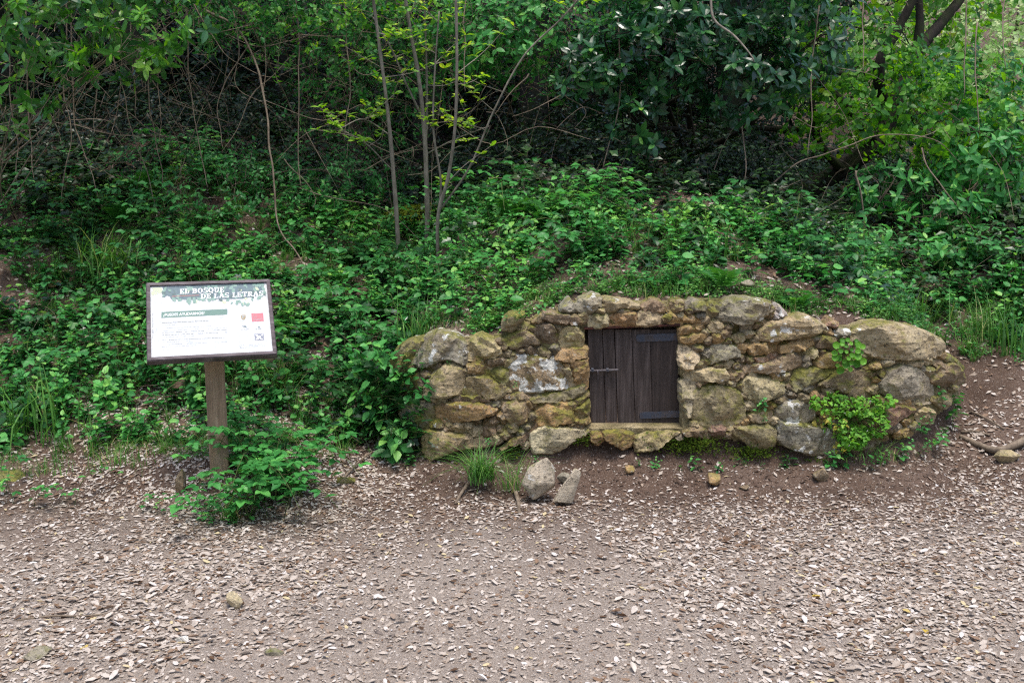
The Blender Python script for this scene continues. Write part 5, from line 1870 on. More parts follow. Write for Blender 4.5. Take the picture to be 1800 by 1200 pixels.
def petal_flower(n=5, L=.5, mats=('petal', 'yolk')):
    pt = leaf_tpl([.3, .75], [.18, .3], .15, .1)
    a = np.arange(n) * 2 * np.pi / n
    P_ = leafy(pt, np.zeros((n, 3)), np.stack([np.cos(a), np.sin(a), .25 + 0 * a], -1), np.tile([0, 0, 1.0], (n, 1)), np.full(n, L), np.full(n, .5))
    V_, Q_ = rock_geo((.12, .12, .08), 3, 0)
    return Geo().add(*P_).mesh('petals', MS[mats[0]]), Geo().add(V_ + np.array([0, 0, .04]), quads=Q_).mesh('centre', MS[mats[1]])


PET, CEN = petal_flower()
for (x, y, s) in ((1485, 684, .013), (1530, 705, .012), (1485, 726, .012), (1493, 783, .016), (1525, 757, .012), (1460, 690, .01)):
    f = on_wall(x, y, -.12) - b0
    o = bpy.data.objects.new('blossom', PET); o.location = f; o.scale = (s,) * 3; o.rotation_euler = (1.0, 0, x)
    link(o, e)
for (x, y, s, lab) in ((850, 490, .036, 'open white flower with yellow centre above the wall crest'), (702, 536, .034, 'upper white flower of the pair beside the saplings foot'), (694, 549, .036, 'lower white flower of the pair beside the saplings foot'),
                       (715, 560, .018, 'tiny white bud below the pair of flowers'), (418, 487, .036, 'white flower standing just over the sign frame'), (457, 424, .034, 'white flower high on the bank above the sign')):
    p = at_ground(x, y + 18)
    s = s * 1.35
    top = at_y(x, y, p[1] - .6)
    p = put(top[0], top[1] + .04)
    fe = empty('white_flower', p)
    tag(fe, lab, 'flower')
    link(bpy.data.objects.new('petals', PET), fe)
    fe.children[0].location = top - p; fe.children[0].scale = (s,) * 3; fe.children[0].rotation_euler = (.9, .1, x)
    c = link(bpy.data.objects.new('centre', CEN), fe)
    c.location = top - p; c.scale = (s,) * 3; c.rotation_euler = (.9, .1, x)
    g = Geo(); tube_geo(g, smooth_path([(0, 0, -.02), (top - p) * .5 + (.01, 0, 0), top - p], 4), .0016, .0012, 4)
    link(bpy.data.objects.new('stalk', g.mesh('stalk', MS['stem'])), fe)


def tussock(px_, py_, n, h, w, spread_, bend, label, seed, mat='grass', name='grass_tuft', lift=0):
    p = at_ground(px_, py_)
    g_ = Geo().add(*grass_tpl(seed, n, h, w, spread_, bend))
    o = g_.build(name, MS[mat])
    p[2] += lift
    o.location = p
    return tag(o, label, 'grass')


tussock(845, 862, 170, .3, .0022, .07, (.6, 1.7), 'dark green grass tuft hanging from the earth below the wall', 71, lift=.06)
tussock(905, 872, 50, .24, .002, .06, (.4, 1.2), 'thin grass wisp beside the tall angular rock', 72, lift=.04)
tussock(75, 765, 60, .5, .005, .22, (.15, 1.1), 'tall broad bladed sedge clump at the bank edge', 73)
tussock(35, 745, 50, .46, .0042, .2, (.1, 1.1), 'slimmer sedge clump behind the tall broad bladed one', 74)
tussock(190, 490, 170, .62, .0034, .16, (.6, 1.5), 'long fine drooping sedge tussock on the upper bank', 75)
tussock(500, 690, 110, .32, .0028, .1, (.4, 1.2), 'arching dry tipped grass tussock by the dead branch', 76)
tussock(745, 590, 60, .3, .0026, .12, (.2, .9), 'grass tuft at the foot of the saplings', 77)
tussock(1180, 518, 90, .16, .002, .2, (.1, .7), 'short bright grass patch behind the lintel', 78)
tussock(1390, 560, 40, .12, .002, .05, (.05, .5), 'stiff little grass tuft by the white quartz stone', 79)
tussock(1720, 590, 120, .42, .0024, .2, (.4, 1.2), 'long fine grass spilling over the earth past the boulder', 80)
tussock(1790, 620, 70, .4, .004, .16, (.1, .6), 'upright coarse grass at the top of the bare earth', 81)
tussock(410, 915, 40, .2, .0028, .05, (.3, 1.1), 'pale grass tuft under the brambles at the post foot', 82)
tussock(1600, 560, 70, .3, .0024, .16, (.3, 1.0), 'soft grass tuft just above the big end boulder', 83)
sw = empty('sword_leaf_plant', at_ground(1275, 470))
tag(sw, 'upright sword shaped leaves behind the wall', 'plant')
for a_, h_ in ((.3, .34), (2.2, .22), (4.0, .15)):
    g = Geo(); blade_geo(g, np.array([0, 0, -.01]), a_, h_, .06, .011, .5)
    link(bpy.data.objects.new('leaf', g.mesh('leaf', MS['grass'])), sw)
tussock(1530, 820, 60, .16, .0018, .14, (.5, 1.3), 'fine trailing grass in the hollow under the red wedge stone', 85, lift=.05)
tussock(250, 800, 90, .15, .002, .25, (.2, 1.0), 'short yellow green grass fringe beside the earth bump', 86)['kind'] = 'stuff'

# the moss mound under the saplings
pm = at_ground(745, 405)
V_, Q_ = rock_geo((.42, .2, .13), 61, 3)
mm = empty('mossy_log', pm)
tag(mm, 'moss covered rotten log lying behind the saplings', 'log')
o = link(bpy.data.objects.new('body', Geo().add(V_, quads=Q_).mesh('body', MS['bark_dark'], True)), mm); o.location = (0.1, 0, .06)
g = Geo()
n = 2600
dv = unit(np.stack([R3.normal(0, 1, n), R3.normal(-.3, .7, n), np.abs(R3.normal(0, 1, n))], -1))
q = dv * np.array([.42, .2, .13]) * R3.uniform(.85, 1.02, (n, 1)) + np.array([.1, 0, .06])
g.scatter(ml, frames(dv + R3.normal(0, .5, (n, 3)), np.tile([0, -.6, 1.0], (n, 1)) + R3.normal(0, .3, (n, 3))) * R3.uniform(.014, .03, n)[:, None, None], q, R3.normal(.75, .2, n))
o = link(bpy.data.objects.new('moss', g.mesh('moss', MS['moss'])), mm); o['kind'] = 'stuff'


# ------------------------------------------------------------------ shrubs, vines and saplings above the bank
def blob_points(n, blobs, shell=.55):
    vol = np.array([b[1][0] * b[1][1] * b[1][2] for b in blobs])
    k = R3.choice(len(blobs), n, p=vol / vol.sum())
    d = unit(R3.normal(0, 1, (n, 3)))
    r = (shell + (1 - shell) * R3.random(n)) ** .6
    C = np.array([b[0] for b in blobs])[k]; S = np.array([b[1] for b in blobs])[k]
    return C + d * S * r[:, None], d


def px_blob(x, y, Y, rx, ry, rz):
    return (at_y(x, y, Y), (rx, ry, rz))


def limbs(g, base, blobs, r0, n_sub=6):
    for c, s in blobs:
        m_ = base + (c - base) * .5 + R3.normal(0, .12, 3)
        tube_geo(g, smooth_path([base + R3.normal(0, .05, 3) * (1, 1, 0), m_, c], 6), r0, r0 * .35, 6, rough=.15)
        for _ in range(n_sub):
            t = unit(R3.normal(0, 1, 3)) * np.asarray(s) * .85
            tube_geo(g, smooth_path([m_ + (c - m_) * R3.uniform(.3, 1), c + t * .5 + R3.normal(0, .06, 3), c + t], 4), r0 * .3, r0 * .1, 4)


def shrub(name, label, cat, base, blobs, n, kinds, mat, stem_mat, scale=(.8, 1.2), r0=.02, tint=.1, lift=.35, group=None, n_sub=6, single=0, shell=.55, toff=0.0):
    e = empty(name, base)
    tag(e, label, cat, group)
    P_, d = blob_points(n, blobs, shell)
    k_ = P_[:, 2] > height(P_[:, 0], P_[:, 1]) + .1
    P_, d = P_[k_], d[k_]
    n = len(P_)
    dirs = unit(d * .8 + np.array([0, -.25, lift]) + R3.normal(0, .25, (n, 3)))
    M_ = align_z(dirs, R3.uniform(0, 6.28, n)) * R3.uniform(*scale, n)[:, None, None]
    v_ = R3.integers(0, len(kinds), n)
    tn_ = R3.normal(toff, tint, n)
    fol, wood = Geo(), Geo()
    for k, (lf, st) in enumerate(kinds):
        m_ = v_ == k
        fol.scatter(lf, M_[m_], P_[m_] - base, tn_[m_])
        wood.scatter(st, M_[m_], P_[m_] - base, tn_[m_])
    limbs(wood, np.zeros(3), [(np.asarray(c) - base, s) for c, s in blobs], r0, n_sub)
    fo = link(bpy.data.objects.new('foliage', fol.mesh('foliage', mat)), e)
    fo['kind'] = 'stuff'
    link(bpy.data.objects.new('branches', wood.mesh('branches', stem_mat, True)), e)
    return e


ROS = [rosette(400 + k, 9, .085) for k in range(6)]
ROSL = [rosette(420 + k, 8, .105, L_LAUR, (-.5, .9)) for k in range(5)]
SPR = [spray(440 + k) for k in range(6)]
CRW = [spray(530 + k, 5, .26, .085, L_SMALL) for k in range(6)]
SPRB = [spray(460 + k, 10, .3, .058, L_OVATE) for k in range(5)]
SPRO = [spray(480 + k, 10, .26, .06, L_OVATE) for k in range(5)]


def foot(x, Y):
    return put(x, Y)


LAUREL = [px_blob(1180, 90, 6.9, .62, .45, .42), px_blob(1060, 130, 7.1, .45, .4, .35), px_blob(1310, 130, 7.0, .5, .4, .4), px_blob(1250, -30, 7.0, .9, .6, .4), px_blob(1130, 220, 6.9, .22, .25, .2), px_blob(1400, 60, 7.3, .5, .5, .5)]
lau = shrub('evergreen_shrub', 'big glossy dark leaved evergreen shrub overhanging the bank behind the door', 'shrub', foot(1.35, 8.2), LAUREL, 520, ROS, MS['laurel'], MS['bark_dark'], (.8, 1.2), .03)
# its foremost leaves are single leaves
lv = [Geo().add(L_LAUR[0], L_LAUR[1], L_LAUR[2], t).mesh('leaf', MS['laurel']) for t in (.15, .35, .5, .75, .95)]
lb = np.array(lau.location)
cnt = 0
while cnt < 290:
    b = LAUREL[R3.integers(0, 6)]
    d = unit(np.array([R3.normal(0, 1), -abs(R3.normal(.9, .4)), R3.normal(.15, .8)]))
    tip = b[0] + d * np.asarray(b[1]) * 1.04
    ax = unit(d + np.array([0, -.2, .45]))
    for k in range(7):
        az = 2.4 * k; el = .1 + .8 * k / 7
        u = unit(np.cross(ax, [.3, .9, .1])); w = np.cross(ax, u)
        dl = (u * math.cos(az) + w * math.sin(az)) * math.cos(el) + ax * math.sin(el)
        m3 = frames(dl[None], (ax + np.array([0, 0, .6]))[None])[0] * R3.uniform(.06, .1)
        o = bpy.data.objects.new('leaf', lv[min(4, int(abs(R3.normal(1.2, 1.0))) + (2 if k > 5 else 0))])
        m4 = Matrix(m3.tolist()).to_4x4(); m4.translation = Vector(tip - lb)
        o.matrix_local = m4
        link(o, lau)
        cnt += 1

LEFT = [px_blob(60, 40, 6.2, .5, .4, .3), px_blob(180, 90, 6.4, .4, .35, .25), px_blob(30, 180, 6.0, .28, .3, .2), px_blob(280, 40, 6.6, .45, .4, .3), px_blob(100, -60, 6.4, .9, .7, .35)]
shrub('broadleaf_shrub', 'pale tipped broad leaved shrub leaning in over the sedge tussock', 'shrub', foot(-3.7, 7.0), LEFT, 250, ROSL, MS['laurel'], MS['twig'], (.65, 1.05), .008, toff=.18)
OVER = [px_blob(520, 60, 6.7, .42, .3, .2), px_blob(640, 50, 6.8, .4, .3, .25), px_blob(590, 140, 6.8, .25, .2, .14), px_blob(700, 20, 6.8, .4, .3, .2), px_blob(430, 20, 6.6, .35, .3, .15)]
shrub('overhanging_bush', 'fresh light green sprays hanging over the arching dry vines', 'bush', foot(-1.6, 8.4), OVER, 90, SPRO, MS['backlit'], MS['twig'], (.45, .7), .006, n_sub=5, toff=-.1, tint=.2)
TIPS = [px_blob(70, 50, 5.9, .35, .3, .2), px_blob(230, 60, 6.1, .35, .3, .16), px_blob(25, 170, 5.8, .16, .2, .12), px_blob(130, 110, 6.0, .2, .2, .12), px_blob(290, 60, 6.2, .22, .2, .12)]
shrub('broadleaf_shrub', 'bright tipped branch of broad leaves nearest the sedge tussock', 'shrub', foot(-3.4, 6.6), TIPS, 45, ROSL, MS['backlit'], MS['twig'], (.5, .75), .005, n_sub=4, toff=-.12, tint=.2)  # brighter leaf colour stands in for light through the leaves
MIDT = [px_blob(520, 20, 7.3, .8, .45, .28), px_blob(620, 90, 7.3, .5, .35, .35), px_blob(760, 60, 7.5, .7, .4, .35), px_blob(890, 60, 7.4, .5, .4, .35), px_blob(590, 190, 7.4, .35, .3, .22), px_blob(690, 160, 7.5, .4, .3, .3), px_blob(380, -20, 7.2, .8, .5, .25), px_blob(560, -20, 7.2, .7, .4, .25)]
shrub('climber_thicket', 'dark small leaved climber curtain behind the saplings', 'climber', foot(-1.0, 8.6), MIDT, 1300, SPR, MS['herb'], MS['twig'], (.7, 1.1), .008, n_sub=10, toff=-.08, tint=.2)
BROAD = [px_blob(930, 100, 7.2, .45, .3, .18), px_blob(860, 70, 7.3, .35, .3, .2), px_blob(1000, 50, 7.3, .4, .3, .25)]
shrub('broadleaf_climber', 'mid green broad leaved climber beside the glossy evergreen', 'climber', foot(.2, 8.4), BROAD, 130, SPRO, MS['herb'], MS['twig'], (.8, 1.2), .012)
LOWS = [px_blob(1560, 330, 7.3, .35, .3, .22), px_blob(1660, 370, 7.0, .35, .25, .18), px_blob(1480, 420, 6.8, .4, .25, .14), px_blob(1600, 440, 6.6, .5, .25, .12), px_blob(1730, 300, 7.2, .4, .3, .3)]
shrub('low_broadleaf_shrub', 'low bright broad leaved shrub on the bank beyond the boulder', 'shrub', foot(3.0, 7.2), LOWS, 230, ROSL, MS['herb'], MS['twig'], (.55, .9), .01, toff=.12)
LOWM = [px_blob(1370, 410, 7.0, .4, .25, .13), px_blob(1240, 430, 6.9, .3, .25, .1), px_blob(1440, 470, 6.5, .35, .2, .1), px_blob(1330, 470, 6.4, .3, .2, .08)]
shrub('young_evergreen', 'young glossy evergreen seedlings clump between wall and leaning trunk', 'shrub', foot(1.9, 7.2), LOWM, 110, ROS, MS['herb'], MS['twig'], (.55, .85), .008, toff=.1)
BUTCH = [px_blob(1145, 350, 7.0, .17, .12, .2)]
shrub('spiky_bush', 'small spiky blue green bush under the evergreen shrub', 'bush', foot(.98, 7.0), BUTCH, 90, [spray(500 + k, 16, .16, .03, L_LANCE) for k in range(3)], MS['grass'], MS['stem'], (.7, 1.1), .006)
BUTC2 = [px_blob(1610, 300, 7.6, .25, .15, .2)]
shrub('spiky_bush', 'spiky blue green bush in front of the leaning dark trunk', 'bush', foot(2.95, 7.6), BUTC2, 90, [spray(510 + k, 16, .16, .03, L_LANCE) for k in range(3)], MS['ivy'], MS['stem'], (.8, 1.2), .006)
BOXL = [px_blob(330, 300, 7.2, .5, .3, .22), px_blob(410, 350, 6.9, .4, .3, .2), px_blob(560, 320, 7.3, .45, .3, .2), px_blob(640, 300, 7.5, .3, .3, .2)]
shrub('small_leaf_bush', 'low small leaved bush under the arching dry vines', 'bush', foot(-2.0, 7.2), BOXL, 420, SPR, MS['herb'], MS['twig'], (.55, .9), .008, toff=-.1)
RIGHTC = [px_blob(1500, 150, 8.8, .7, .5, .5), px_blob(1640, 130, 9.0, .7, .5, .5), px_blob(1560, 10, 9.2, 1.0, .6, .5), px_blob(1700, 220, 8.6, .7, .5, .4)]
shrub('bright_thicket', 'light green thin leaved thicket beyond the leaning trunk with overhead light put into its leaf colour', 'thicket', foot(4.6, 9.8), RIGHTC, 380, SPRB, MS['backlit'], MS['bark_dark'], (.8, 1.3), .012, n_sub=12, toff=.08)  # light from above is painted into the leaf colour
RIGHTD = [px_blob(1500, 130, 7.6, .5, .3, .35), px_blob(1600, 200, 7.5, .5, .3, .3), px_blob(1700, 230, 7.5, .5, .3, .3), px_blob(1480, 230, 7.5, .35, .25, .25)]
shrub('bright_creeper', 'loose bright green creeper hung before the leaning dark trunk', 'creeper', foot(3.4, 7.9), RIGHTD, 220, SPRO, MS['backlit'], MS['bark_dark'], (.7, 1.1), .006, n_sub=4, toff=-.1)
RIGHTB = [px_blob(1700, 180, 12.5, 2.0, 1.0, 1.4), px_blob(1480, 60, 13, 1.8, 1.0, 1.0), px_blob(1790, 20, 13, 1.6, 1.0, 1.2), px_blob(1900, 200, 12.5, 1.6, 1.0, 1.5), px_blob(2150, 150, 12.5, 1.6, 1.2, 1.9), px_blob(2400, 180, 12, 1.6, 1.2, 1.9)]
shrub('sun_toned_tree', 'pale yellow green tree in the clearing far behind the bright thicket with sunlight put into its leaf colour', 'tree', foot(6.8, 14), RIGHTB, 2900, SPRO, MS['glade'], MS['bark_pale'], (.9, 1.5), .04, toff=.15)  # leaf colour lightened to look sunlit
RIGHTL = [px_blob(1760, 260, 7.6, .4, .3, .3), px_blob(1690, 170, 7.9, .4, .3, .25)]
shrub('ivy_screen', 'shiny leaved creeper screen beside the dead grey wood', 'creeper', foot(3.7, 7.8), RIGHTL, 130, SPRO, MS['herb'], MS['twig'], (.8, 1.2), .01)

DUSK = [px_blob(x, y, Yd, .55, .35, .28) for x, y, Yd in ((880, 330, 7.5), (1000, 320, 7.4), (1090, 340, 7.3), (1200, 330, 7.3), (1300, 330, 7.5), (960, 250, 7.8), (1080, 260, 7.8), (1220, 260, 7.8))]
shrub('shade_toned_bush', 'small leaved bush under the glossy evergreen with shade put into its dark leaf colour', 'bush', foot(.9, 7.9), DUSK, 700, SPR, MS['dark'], MS['bark_dark'], (.7, 1.2), .01, n_sub=5)  # shade under the evergreen is painted into the leaves
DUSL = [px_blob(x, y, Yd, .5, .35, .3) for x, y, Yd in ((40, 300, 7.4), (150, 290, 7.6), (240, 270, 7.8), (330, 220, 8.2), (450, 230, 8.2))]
shrub('shade_toned_bush', 'ivy smothered bush behind the sedge tussock with gloom put into its dark leaf colour', 'bush', foot(-3.2, 7.9), DUSL, 420, SPR, MS['dark'], MS['bark_dark'], (.7, 1.2), .01, n_sub=5)  # gloom is painted into the leaf colour

# backdrop of small leaves, deep shade painted into their colour
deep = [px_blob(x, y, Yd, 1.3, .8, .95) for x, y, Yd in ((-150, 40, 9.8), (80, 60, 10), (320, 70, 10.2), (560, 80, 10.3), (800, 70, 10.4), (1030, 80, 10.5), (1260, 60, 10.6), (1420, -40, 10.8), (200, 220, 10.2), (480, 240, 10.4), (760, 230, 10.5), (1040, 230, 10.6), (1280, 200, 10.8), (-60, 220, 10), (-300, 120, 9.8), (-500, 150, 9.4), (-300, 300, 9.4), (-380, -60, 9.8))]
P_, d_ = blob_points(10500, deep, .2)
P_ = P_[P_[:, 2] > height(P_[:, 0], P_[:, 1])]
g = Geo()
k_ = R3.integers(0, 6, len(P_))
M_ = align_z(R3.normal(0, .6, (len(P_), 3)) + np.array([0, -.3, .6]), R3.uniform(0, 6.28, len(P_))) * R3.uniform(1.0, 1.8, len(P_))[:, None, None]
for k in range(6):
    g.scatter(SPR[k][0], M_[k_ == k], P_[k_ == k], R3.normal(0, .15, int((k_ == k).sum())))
tag(g.build('dark_foliage', MS['dark']), 'evergreen foliage filling the wood behind with deep shade put into its colour', 'foliage', kind='stuff')


# tall oaks added so their mostly unseen crowns block light from the sky
def oak(x, y, h, crown, seed, label, group='oaks shading the bank', n=1500, ls=(1.5, 2.6)):
    b = put(x, y)
    e = empty('added_shade_oak', b - np.array([0, 0, .1]))
    tag(e, label, 'tree', group)
    g_ = Geo()
    top = np.array([R3.normal(0, .3), -.6, h])
    tube_geo(g_, smooth_path([(0, 0, -.2), (R3.normal(0, .15), -.1, h * .4), top], 8), .16, .07, 10, rough=.15)
    blobs = [(top + np.array([R3.normal(0, crown * .5), R3.normal(-.3, crown * .45), R3.normal(.6, .5)]), (crown * .75, crown * .75, .8)) for _ in range(7)]
    for c, s in blobs:
        tube_geo(g_, smooth_path([top * .75, (top * .75 + c) * .5 + R3.normal(0, .15, 3), c], 5), .06, .02, 6, rough=.2)
    link(bpy.data.objects.new('trunk', g_.mesh('trunk', MS['bark_dark'], True)), e)
    P_, d = blob_points(n, blobs, .3)
    M_ = align_z(d + R3.normal(0, .4, d.shape) + np.array([0, 0, .3]), R3.uniform(0, 6.28, len(d))) * R3.uniform(*ls, len(d))[:, None, None]
    f_ = Geo()
    kk = R3.integers(0, 6, len(d))
    for k in range(6):
        f_.scatter(CRW[k][0], M_[kk == k], P_[kk == k], R3.normal(0, .12, int((kk == k).sum())))
    o = link(bpy.data.objects.new('crown', f_.mesh('crown', MS['ivy'])), e)
    o['kind'] = 'stuff'


for i, (x, y, h, c) in enumerate(((-4.6, 9.6, 4.4, 1.9), (-2.2, 10.0, 4.6, 1.9), (.2, 9.8, 4.5, 1.9), (2.2, 10.2, 4.6, 1.7), (-3.4, 9.4, 4.2, 1.4), (-.9, 9.8, 4.4, 1.4))):
    oak(x, y, h, c, i, 'dark slender oak behind the shrubs with a crown added to shade the bank')
for i, (x, y, h, c) in enumerate(((-9, -2.5, 3.6, 2.9), (-4.6, -4.5, 3.8, 3.0), (0, -5.2, 3.8, 3.0), (4.6, -4.5, 3.8, 3.0), (9, -2.5, 3.6, 2.9))):  # unseen oaks added behind the camera to cut off low skylight
    oak(x, y, h, c, i, 'added unseen oak behind the viewpoint blocking low sky light', 'added oaks behind the viewpoint', 1000, (2.2, 3.6))


# ------------------------------------------------------------------ leaning trunk on the bank
lt = empty('leaning_tree', at_y(1395, 352, 8.0))
lt0 = np.array(lt.location)
tag(lt, 'dark mossy tree trunk leaning across the bank towards the clearing', 'tree')
def limb(pts, r0, r1, sides=9):
    g_ = Geo()
    tube_geo(g_, smooth_path([at_y(x, y, Y_) - lt0 for x, y, Y_ in pts], 7), r0, r1, sides, rough=.16, seed=3)
    return g_
link(bpy.data.objects.new('trunk', limb([(1370, 375, 7.95), (1420, 335, 8.0), (1480, 298, 8.05), (1540, 250, 8.1), (1575, 185, 8.2), (1595, 120, 8.3), (1622, 75, 8.4)], .085, .055, 12).mesh('trunk', MS['bark_dark'], True)), lt)
for pts, a, b in (([(1622, 78, 8.4), (1655, 40, 8.5), (1700, -15, 8.6)], .05, .035), ([(1612, 90, 8.4), (1617, 40, 8.4), (1614, -20, 8.4)], .038, .03), ([(1560, 215, 8.2), (1545, 120, 8.0), (1580, 50, 8.0), (1610, -10, 8.0)], .05, .03),
                  ([(1540, 255, 8.1), (1500, 200, 7.9), (1440, 135, 7.8), (1425, 60, 7.8), (1450, -10, 7.8)], .045, .025), ([(1480, 300, 8.0), (1440, 250, 7.8), (1428, 180, 7.7), (1440, 120, 7.7)], .035, .02),
                  ([(1575, 60, 8.4), (1510, 110, 8.6), (1480, 130, 8.6), (1430, 110, 8.6)], .03, .015), ([(1440, 228, 7.8), (1380, 228, 7.8), (1330, 225, 7.8)], .03, .018)):
    link(bpy.data.objects.new('limb', limb(pts, a, b).mesh('limb', MS['bark_dark'], True)), lt)


# saplings
def sapling(label, stems, sprigs, seed):
    base = at_ground(*stems[0][0][0])
    e = empty('sapling', base)
    tag(e, label, 'sapling')
    r = np.random.default_rng(seed)
    paths = []
    for pts, r0, r1 in stems:
        y0_ = base[1]
        P_ = [at_y(x, y, y0_ - .35 * i / len(pts)) - base for i, (x, y) in enumerate(pts)]
        if pts is stems[0][0]: P_[0] = np.array([0, 0, -.03])
        path = smooth_path(P_, 6)
        g_ = Geo(); tube_geo(g_, path, r0, r1, 7, rough=.12)
        link(bpy.data.objects.new('trunk' if pts is stems[0][0] else 'branch', g_.mesh('branch', MS['bark_pale'], True)), e)
        paths.append((path, r1))
    tw, pos, dd, nn, sz, ti = Geo(), [], [], [], [], []
    for path, r1 in paths:
        for _ in range(sprigs):
            p = path[r.integers(int(len(path) * .35), len(path))]
            a = r.uniform(0, 6.28)
            d = np.array([math.cos(a), math.sin(a) * .5, r.uniform(.1, .9)])
            q = p + d * r.uniform(.08, .35)
            tube_geo(tw, smooth_path([p, (p + q) / 2 + r.normal(0, .02, 3), q], 3), .003, .0012, 3)
            for m_ in range(4):
                c = p + (q - p) * (.35 + .22 * m_)
                for k in range(4):
                    az = r.uniform(0, 6.28)
                    pos.append(c); dd.append((math.cos(az), math.sin(az), r.uniform(-.1, .9))); nn.append(np.array([0, -.2, 1.0]) + r.normal(0, .4, 3)); sz.append(r.uniform(.03, .065)); ti.append(r.normal(.5, .22))
    link(bpy.data.objects.new('twigs', tw.mesh('twigs', MS['bark_pale'])), e)['kind'] = 'stuff'
    o = link(bpy.data.objects.new('foliage', Geo().add(*leafy(L_LANCE, pos, dd, nn, sz, ti)).mesh('foliage', MS['spring'])), e)
    return e


sapling('slim straight brown sapling nearest the sign', [([(702, 462), (697, 380), (691, 300), (684, 220), (672, 120), (660, 30), (652, -30)], .016, .009), ([(688, 240), (640, 210), (600, 225)], .006, .003), ([(690, 300), (640, 250), (590, 225)], .005, .002)], 6, 1)
sapling('grey forked sapling standing in the middle of the three', [([(750, 455), (751, 380), (749, 300), (745, 220), (735, 130), (722, 60), (710, -20)], .019, .010), ([(747, 215), (715, 150), (690, 90), (655, 30)], .008, .004), ([(750, 240), (750, 150), (748, 60), (745, -20)], .009, .005), ([(752, 270), (800, 245), (860, 222)], .006, .003)], 6, 2)
sapling('thin many stemmed sapling beside the moss covered log', [([(770, 455), (770, 380), (788, 310), (800, 220), (803, 110), (801, -20)], .012, .008), ([(770, 375), (775, 320), (762, 230), (764, 130), (772, 20)], .008, .004), ([(772, 372), (825, 295), (868, 195), (920, 100), (985, 35), (1025, -10)], .007, .004)], 5, 3)


# hanging vines
def vine(pts, Y0, Y1, r0, r1, label, group='dry vines hanging over the bank', mat='twig'):
    P_ = np.array([at_y(x, y, Y0 + (Y1 - Y0) * i / (len(pts) - 1)) for i, (x, y) in enumerate(pts)])
    path = smooth_path(P_, 6)
    path[1:-1] += .012 * np.stack([vnoise(path, 6, 1), vnoise(path, 6, 2), vnoise(path, 6, 3)], -1)[1:-1]
    g_ = Geo(); tube_geo(g_, path, r0, r1, 5, rough=.15)
    return tag(g_.build('hanging_vine', MS[mat], smooth=True, loc=P_[0]), label, 'vine', group)


VL = 'thin dry brown vine hanging straight from the canopy to the bank'
VA = 'dry vine arching and looping through the tangle above the bank'
for pts in ([(180, -20), (197, 80), (215, 160), (240, 250), (262, 320), (285, 400)], [(258, 80), (262, 180), (275, 240), (286, 330)], [(118, 60), (112, 160), (125, 220), (113, 300), (108, 380)], [(20, 190), (28, 250), (35, 330), (48, 420)],
            [(50, 210), (55, 260), (62, 320), (82, 400)], [(130, 190), (140, 250), (165, 320), (190, 400)], [(525, 70), (527, 160), (525, 260), (530, 330)], [(232, 90), (236, 150), (240, 210)], [(1090, 160), (1070, 250), (1055, 330), (1050, 380)],
            [(1440, 10), (1428, 110), (1426, 200), (1420, 280)], [(1517, -10), (1516, 60), (1517, 125)], [(1698, -10), (1699, 90), (1695, 170)], [(1718, 40), (1716, 130), (1722, 230)], [(1300, 200), (1310, 280), (1305, 340)], [(1765, -10), (1764, 60), (1768, 120)],
            [(820, -10), (815, 80), (818, 160)], [(610, 60), (615, 160), (605, 250)], [(330, 60), (335, 160), (350, 260), (365, 330)]):
    if pts[0][1] < 240 and pts[0][0] < 1290: pts = [(pts[0][0] - 6, -40)] + pts
    vine(pts, 6.95, 6.75, .0055, .0025, VL)
vine([(300, -20), (345, 12), (400, 38), (430, 72), (452, 125), (467, 190), (476, 260), (483, 330), (492, 400), (520, 445), (560, 505)], 7.2, 6.4, .010, .005, 'long thick dry vine arching down to the litter above the sign', None)
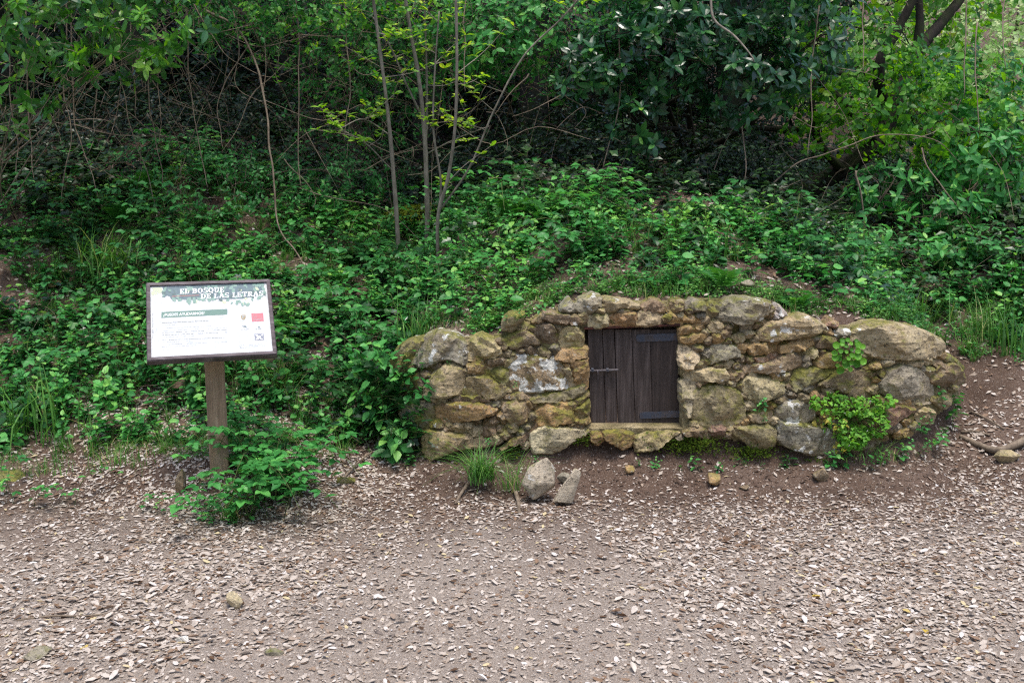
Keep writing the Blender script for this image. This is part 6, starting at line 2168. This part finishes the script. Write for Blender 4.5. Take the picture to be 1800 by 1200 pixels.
for pts in ([(440, 78), (400, 140), (380, 190), (388, 235), (393, 262)], [(520, 92), (450, 160), (415, 230), (390, 268)], [(610, 212), (560, 225), (520, 248), (483, 288)], [(465, 60), (465, 110), (462, 170)], [(500, 280), (530, 310), (555, 345), (550, 365)],
            [(330, -10), (370, 60), (410, 110), (480, 135), (540, 110)], [(240, 100), (290, 170), (330, 190), (400, 215)], [(410, 20), (420, 90), (415, 150), (480, 190)], [(0, 110), (40, 125), (75, 150), (100, 150)], [(70, 30), (50, 70), (30, 95)],
            [(560, 60), (500, 75), (440, 80), (395, 60)], [(600, 100), (640, 130), (690, 120), (740, 155)], [(560, 230), (620, 240), (680, 265), (740, 290)], [(520, 330), (600, 350), (680, 370), (745, 430)], [(640, 300), (700, 270), (770, 260)],
            [(930, 130), (900, 160), (870, 200)], [(980, 150), (1040, 160), (1100, 150)], [(990, 165), (1030, 195), (1010, 225)], [(1000, 155), (950, 185), (900, 205)], [(1060, 200), (1020, 190), (975, 230)], [(300, 130), (340, 60), (370, 0)],
            [(470, 390), (540, 400), (610, 415)], [(1240, 340), (1265, 270), (1290, 225)]):
    vine(pts, 7.0, 6.85, .0048, .0012, VA, 'looping vines in the tangle')
vine([(1302, 392), (1350, 332), (1400, 290), (1445, 272), (1500, 252), (1560, 237), (1640, 246), (1690, 290)], 7.0, 7.1, .006, .003, 'long pale bare branch arching up from behind the wall', None)
vine([(1248, -10), (1254, 35), (1290, 62), (1310, 85), (1325, 108)], 6.4, 6.2, .009, .004, 'short pale dead twig poking from the glossy evergreen', None, 'bark_pale')
vine([(1620, 260), (1635, 300), (1690, 370), (1735, 440)], 7.0, 6.8, .006, .003, 'thin tan stem slanting down past the dead grey wood', None)
vine([(1505, 300), (1512, 340), (1517, 372)], 6.9, 6.9, .007, .006, 'short broken upright stem before the leaning trunk', None)
g = Geo()
for _ in range(330):
    x, y = R3.choice([R3.uniform(60, 640), R3.uniform(600, 1150), R3.uniform(1380, 1800)], p=[.6, .3, .1]), R3.uniform(20, 330)
    p = at_y(x, y, R3.uniform(6.8, 8.2))
    L_ = R3.uniform(.3, .9)
    d = np.array([R3.normal(0, .8), R3.normal(0, .3), R3.normal(-.3, .7)])
    tube_geo(g, smooth_path([p, p + d * L_ * .35 + R3.normal(0, .05, 3), p + d * L_ * .7 + R3.normal(0, .09, 3), p + d * L_ + R3.normal(0, .12, 3)], 4), .0026, .0012, 3, R3.random())
tag(g.build('twig_tangle', MS['twig']), 'tangled fine dry twigs under the canopy', 'twigs', kind='stuff')
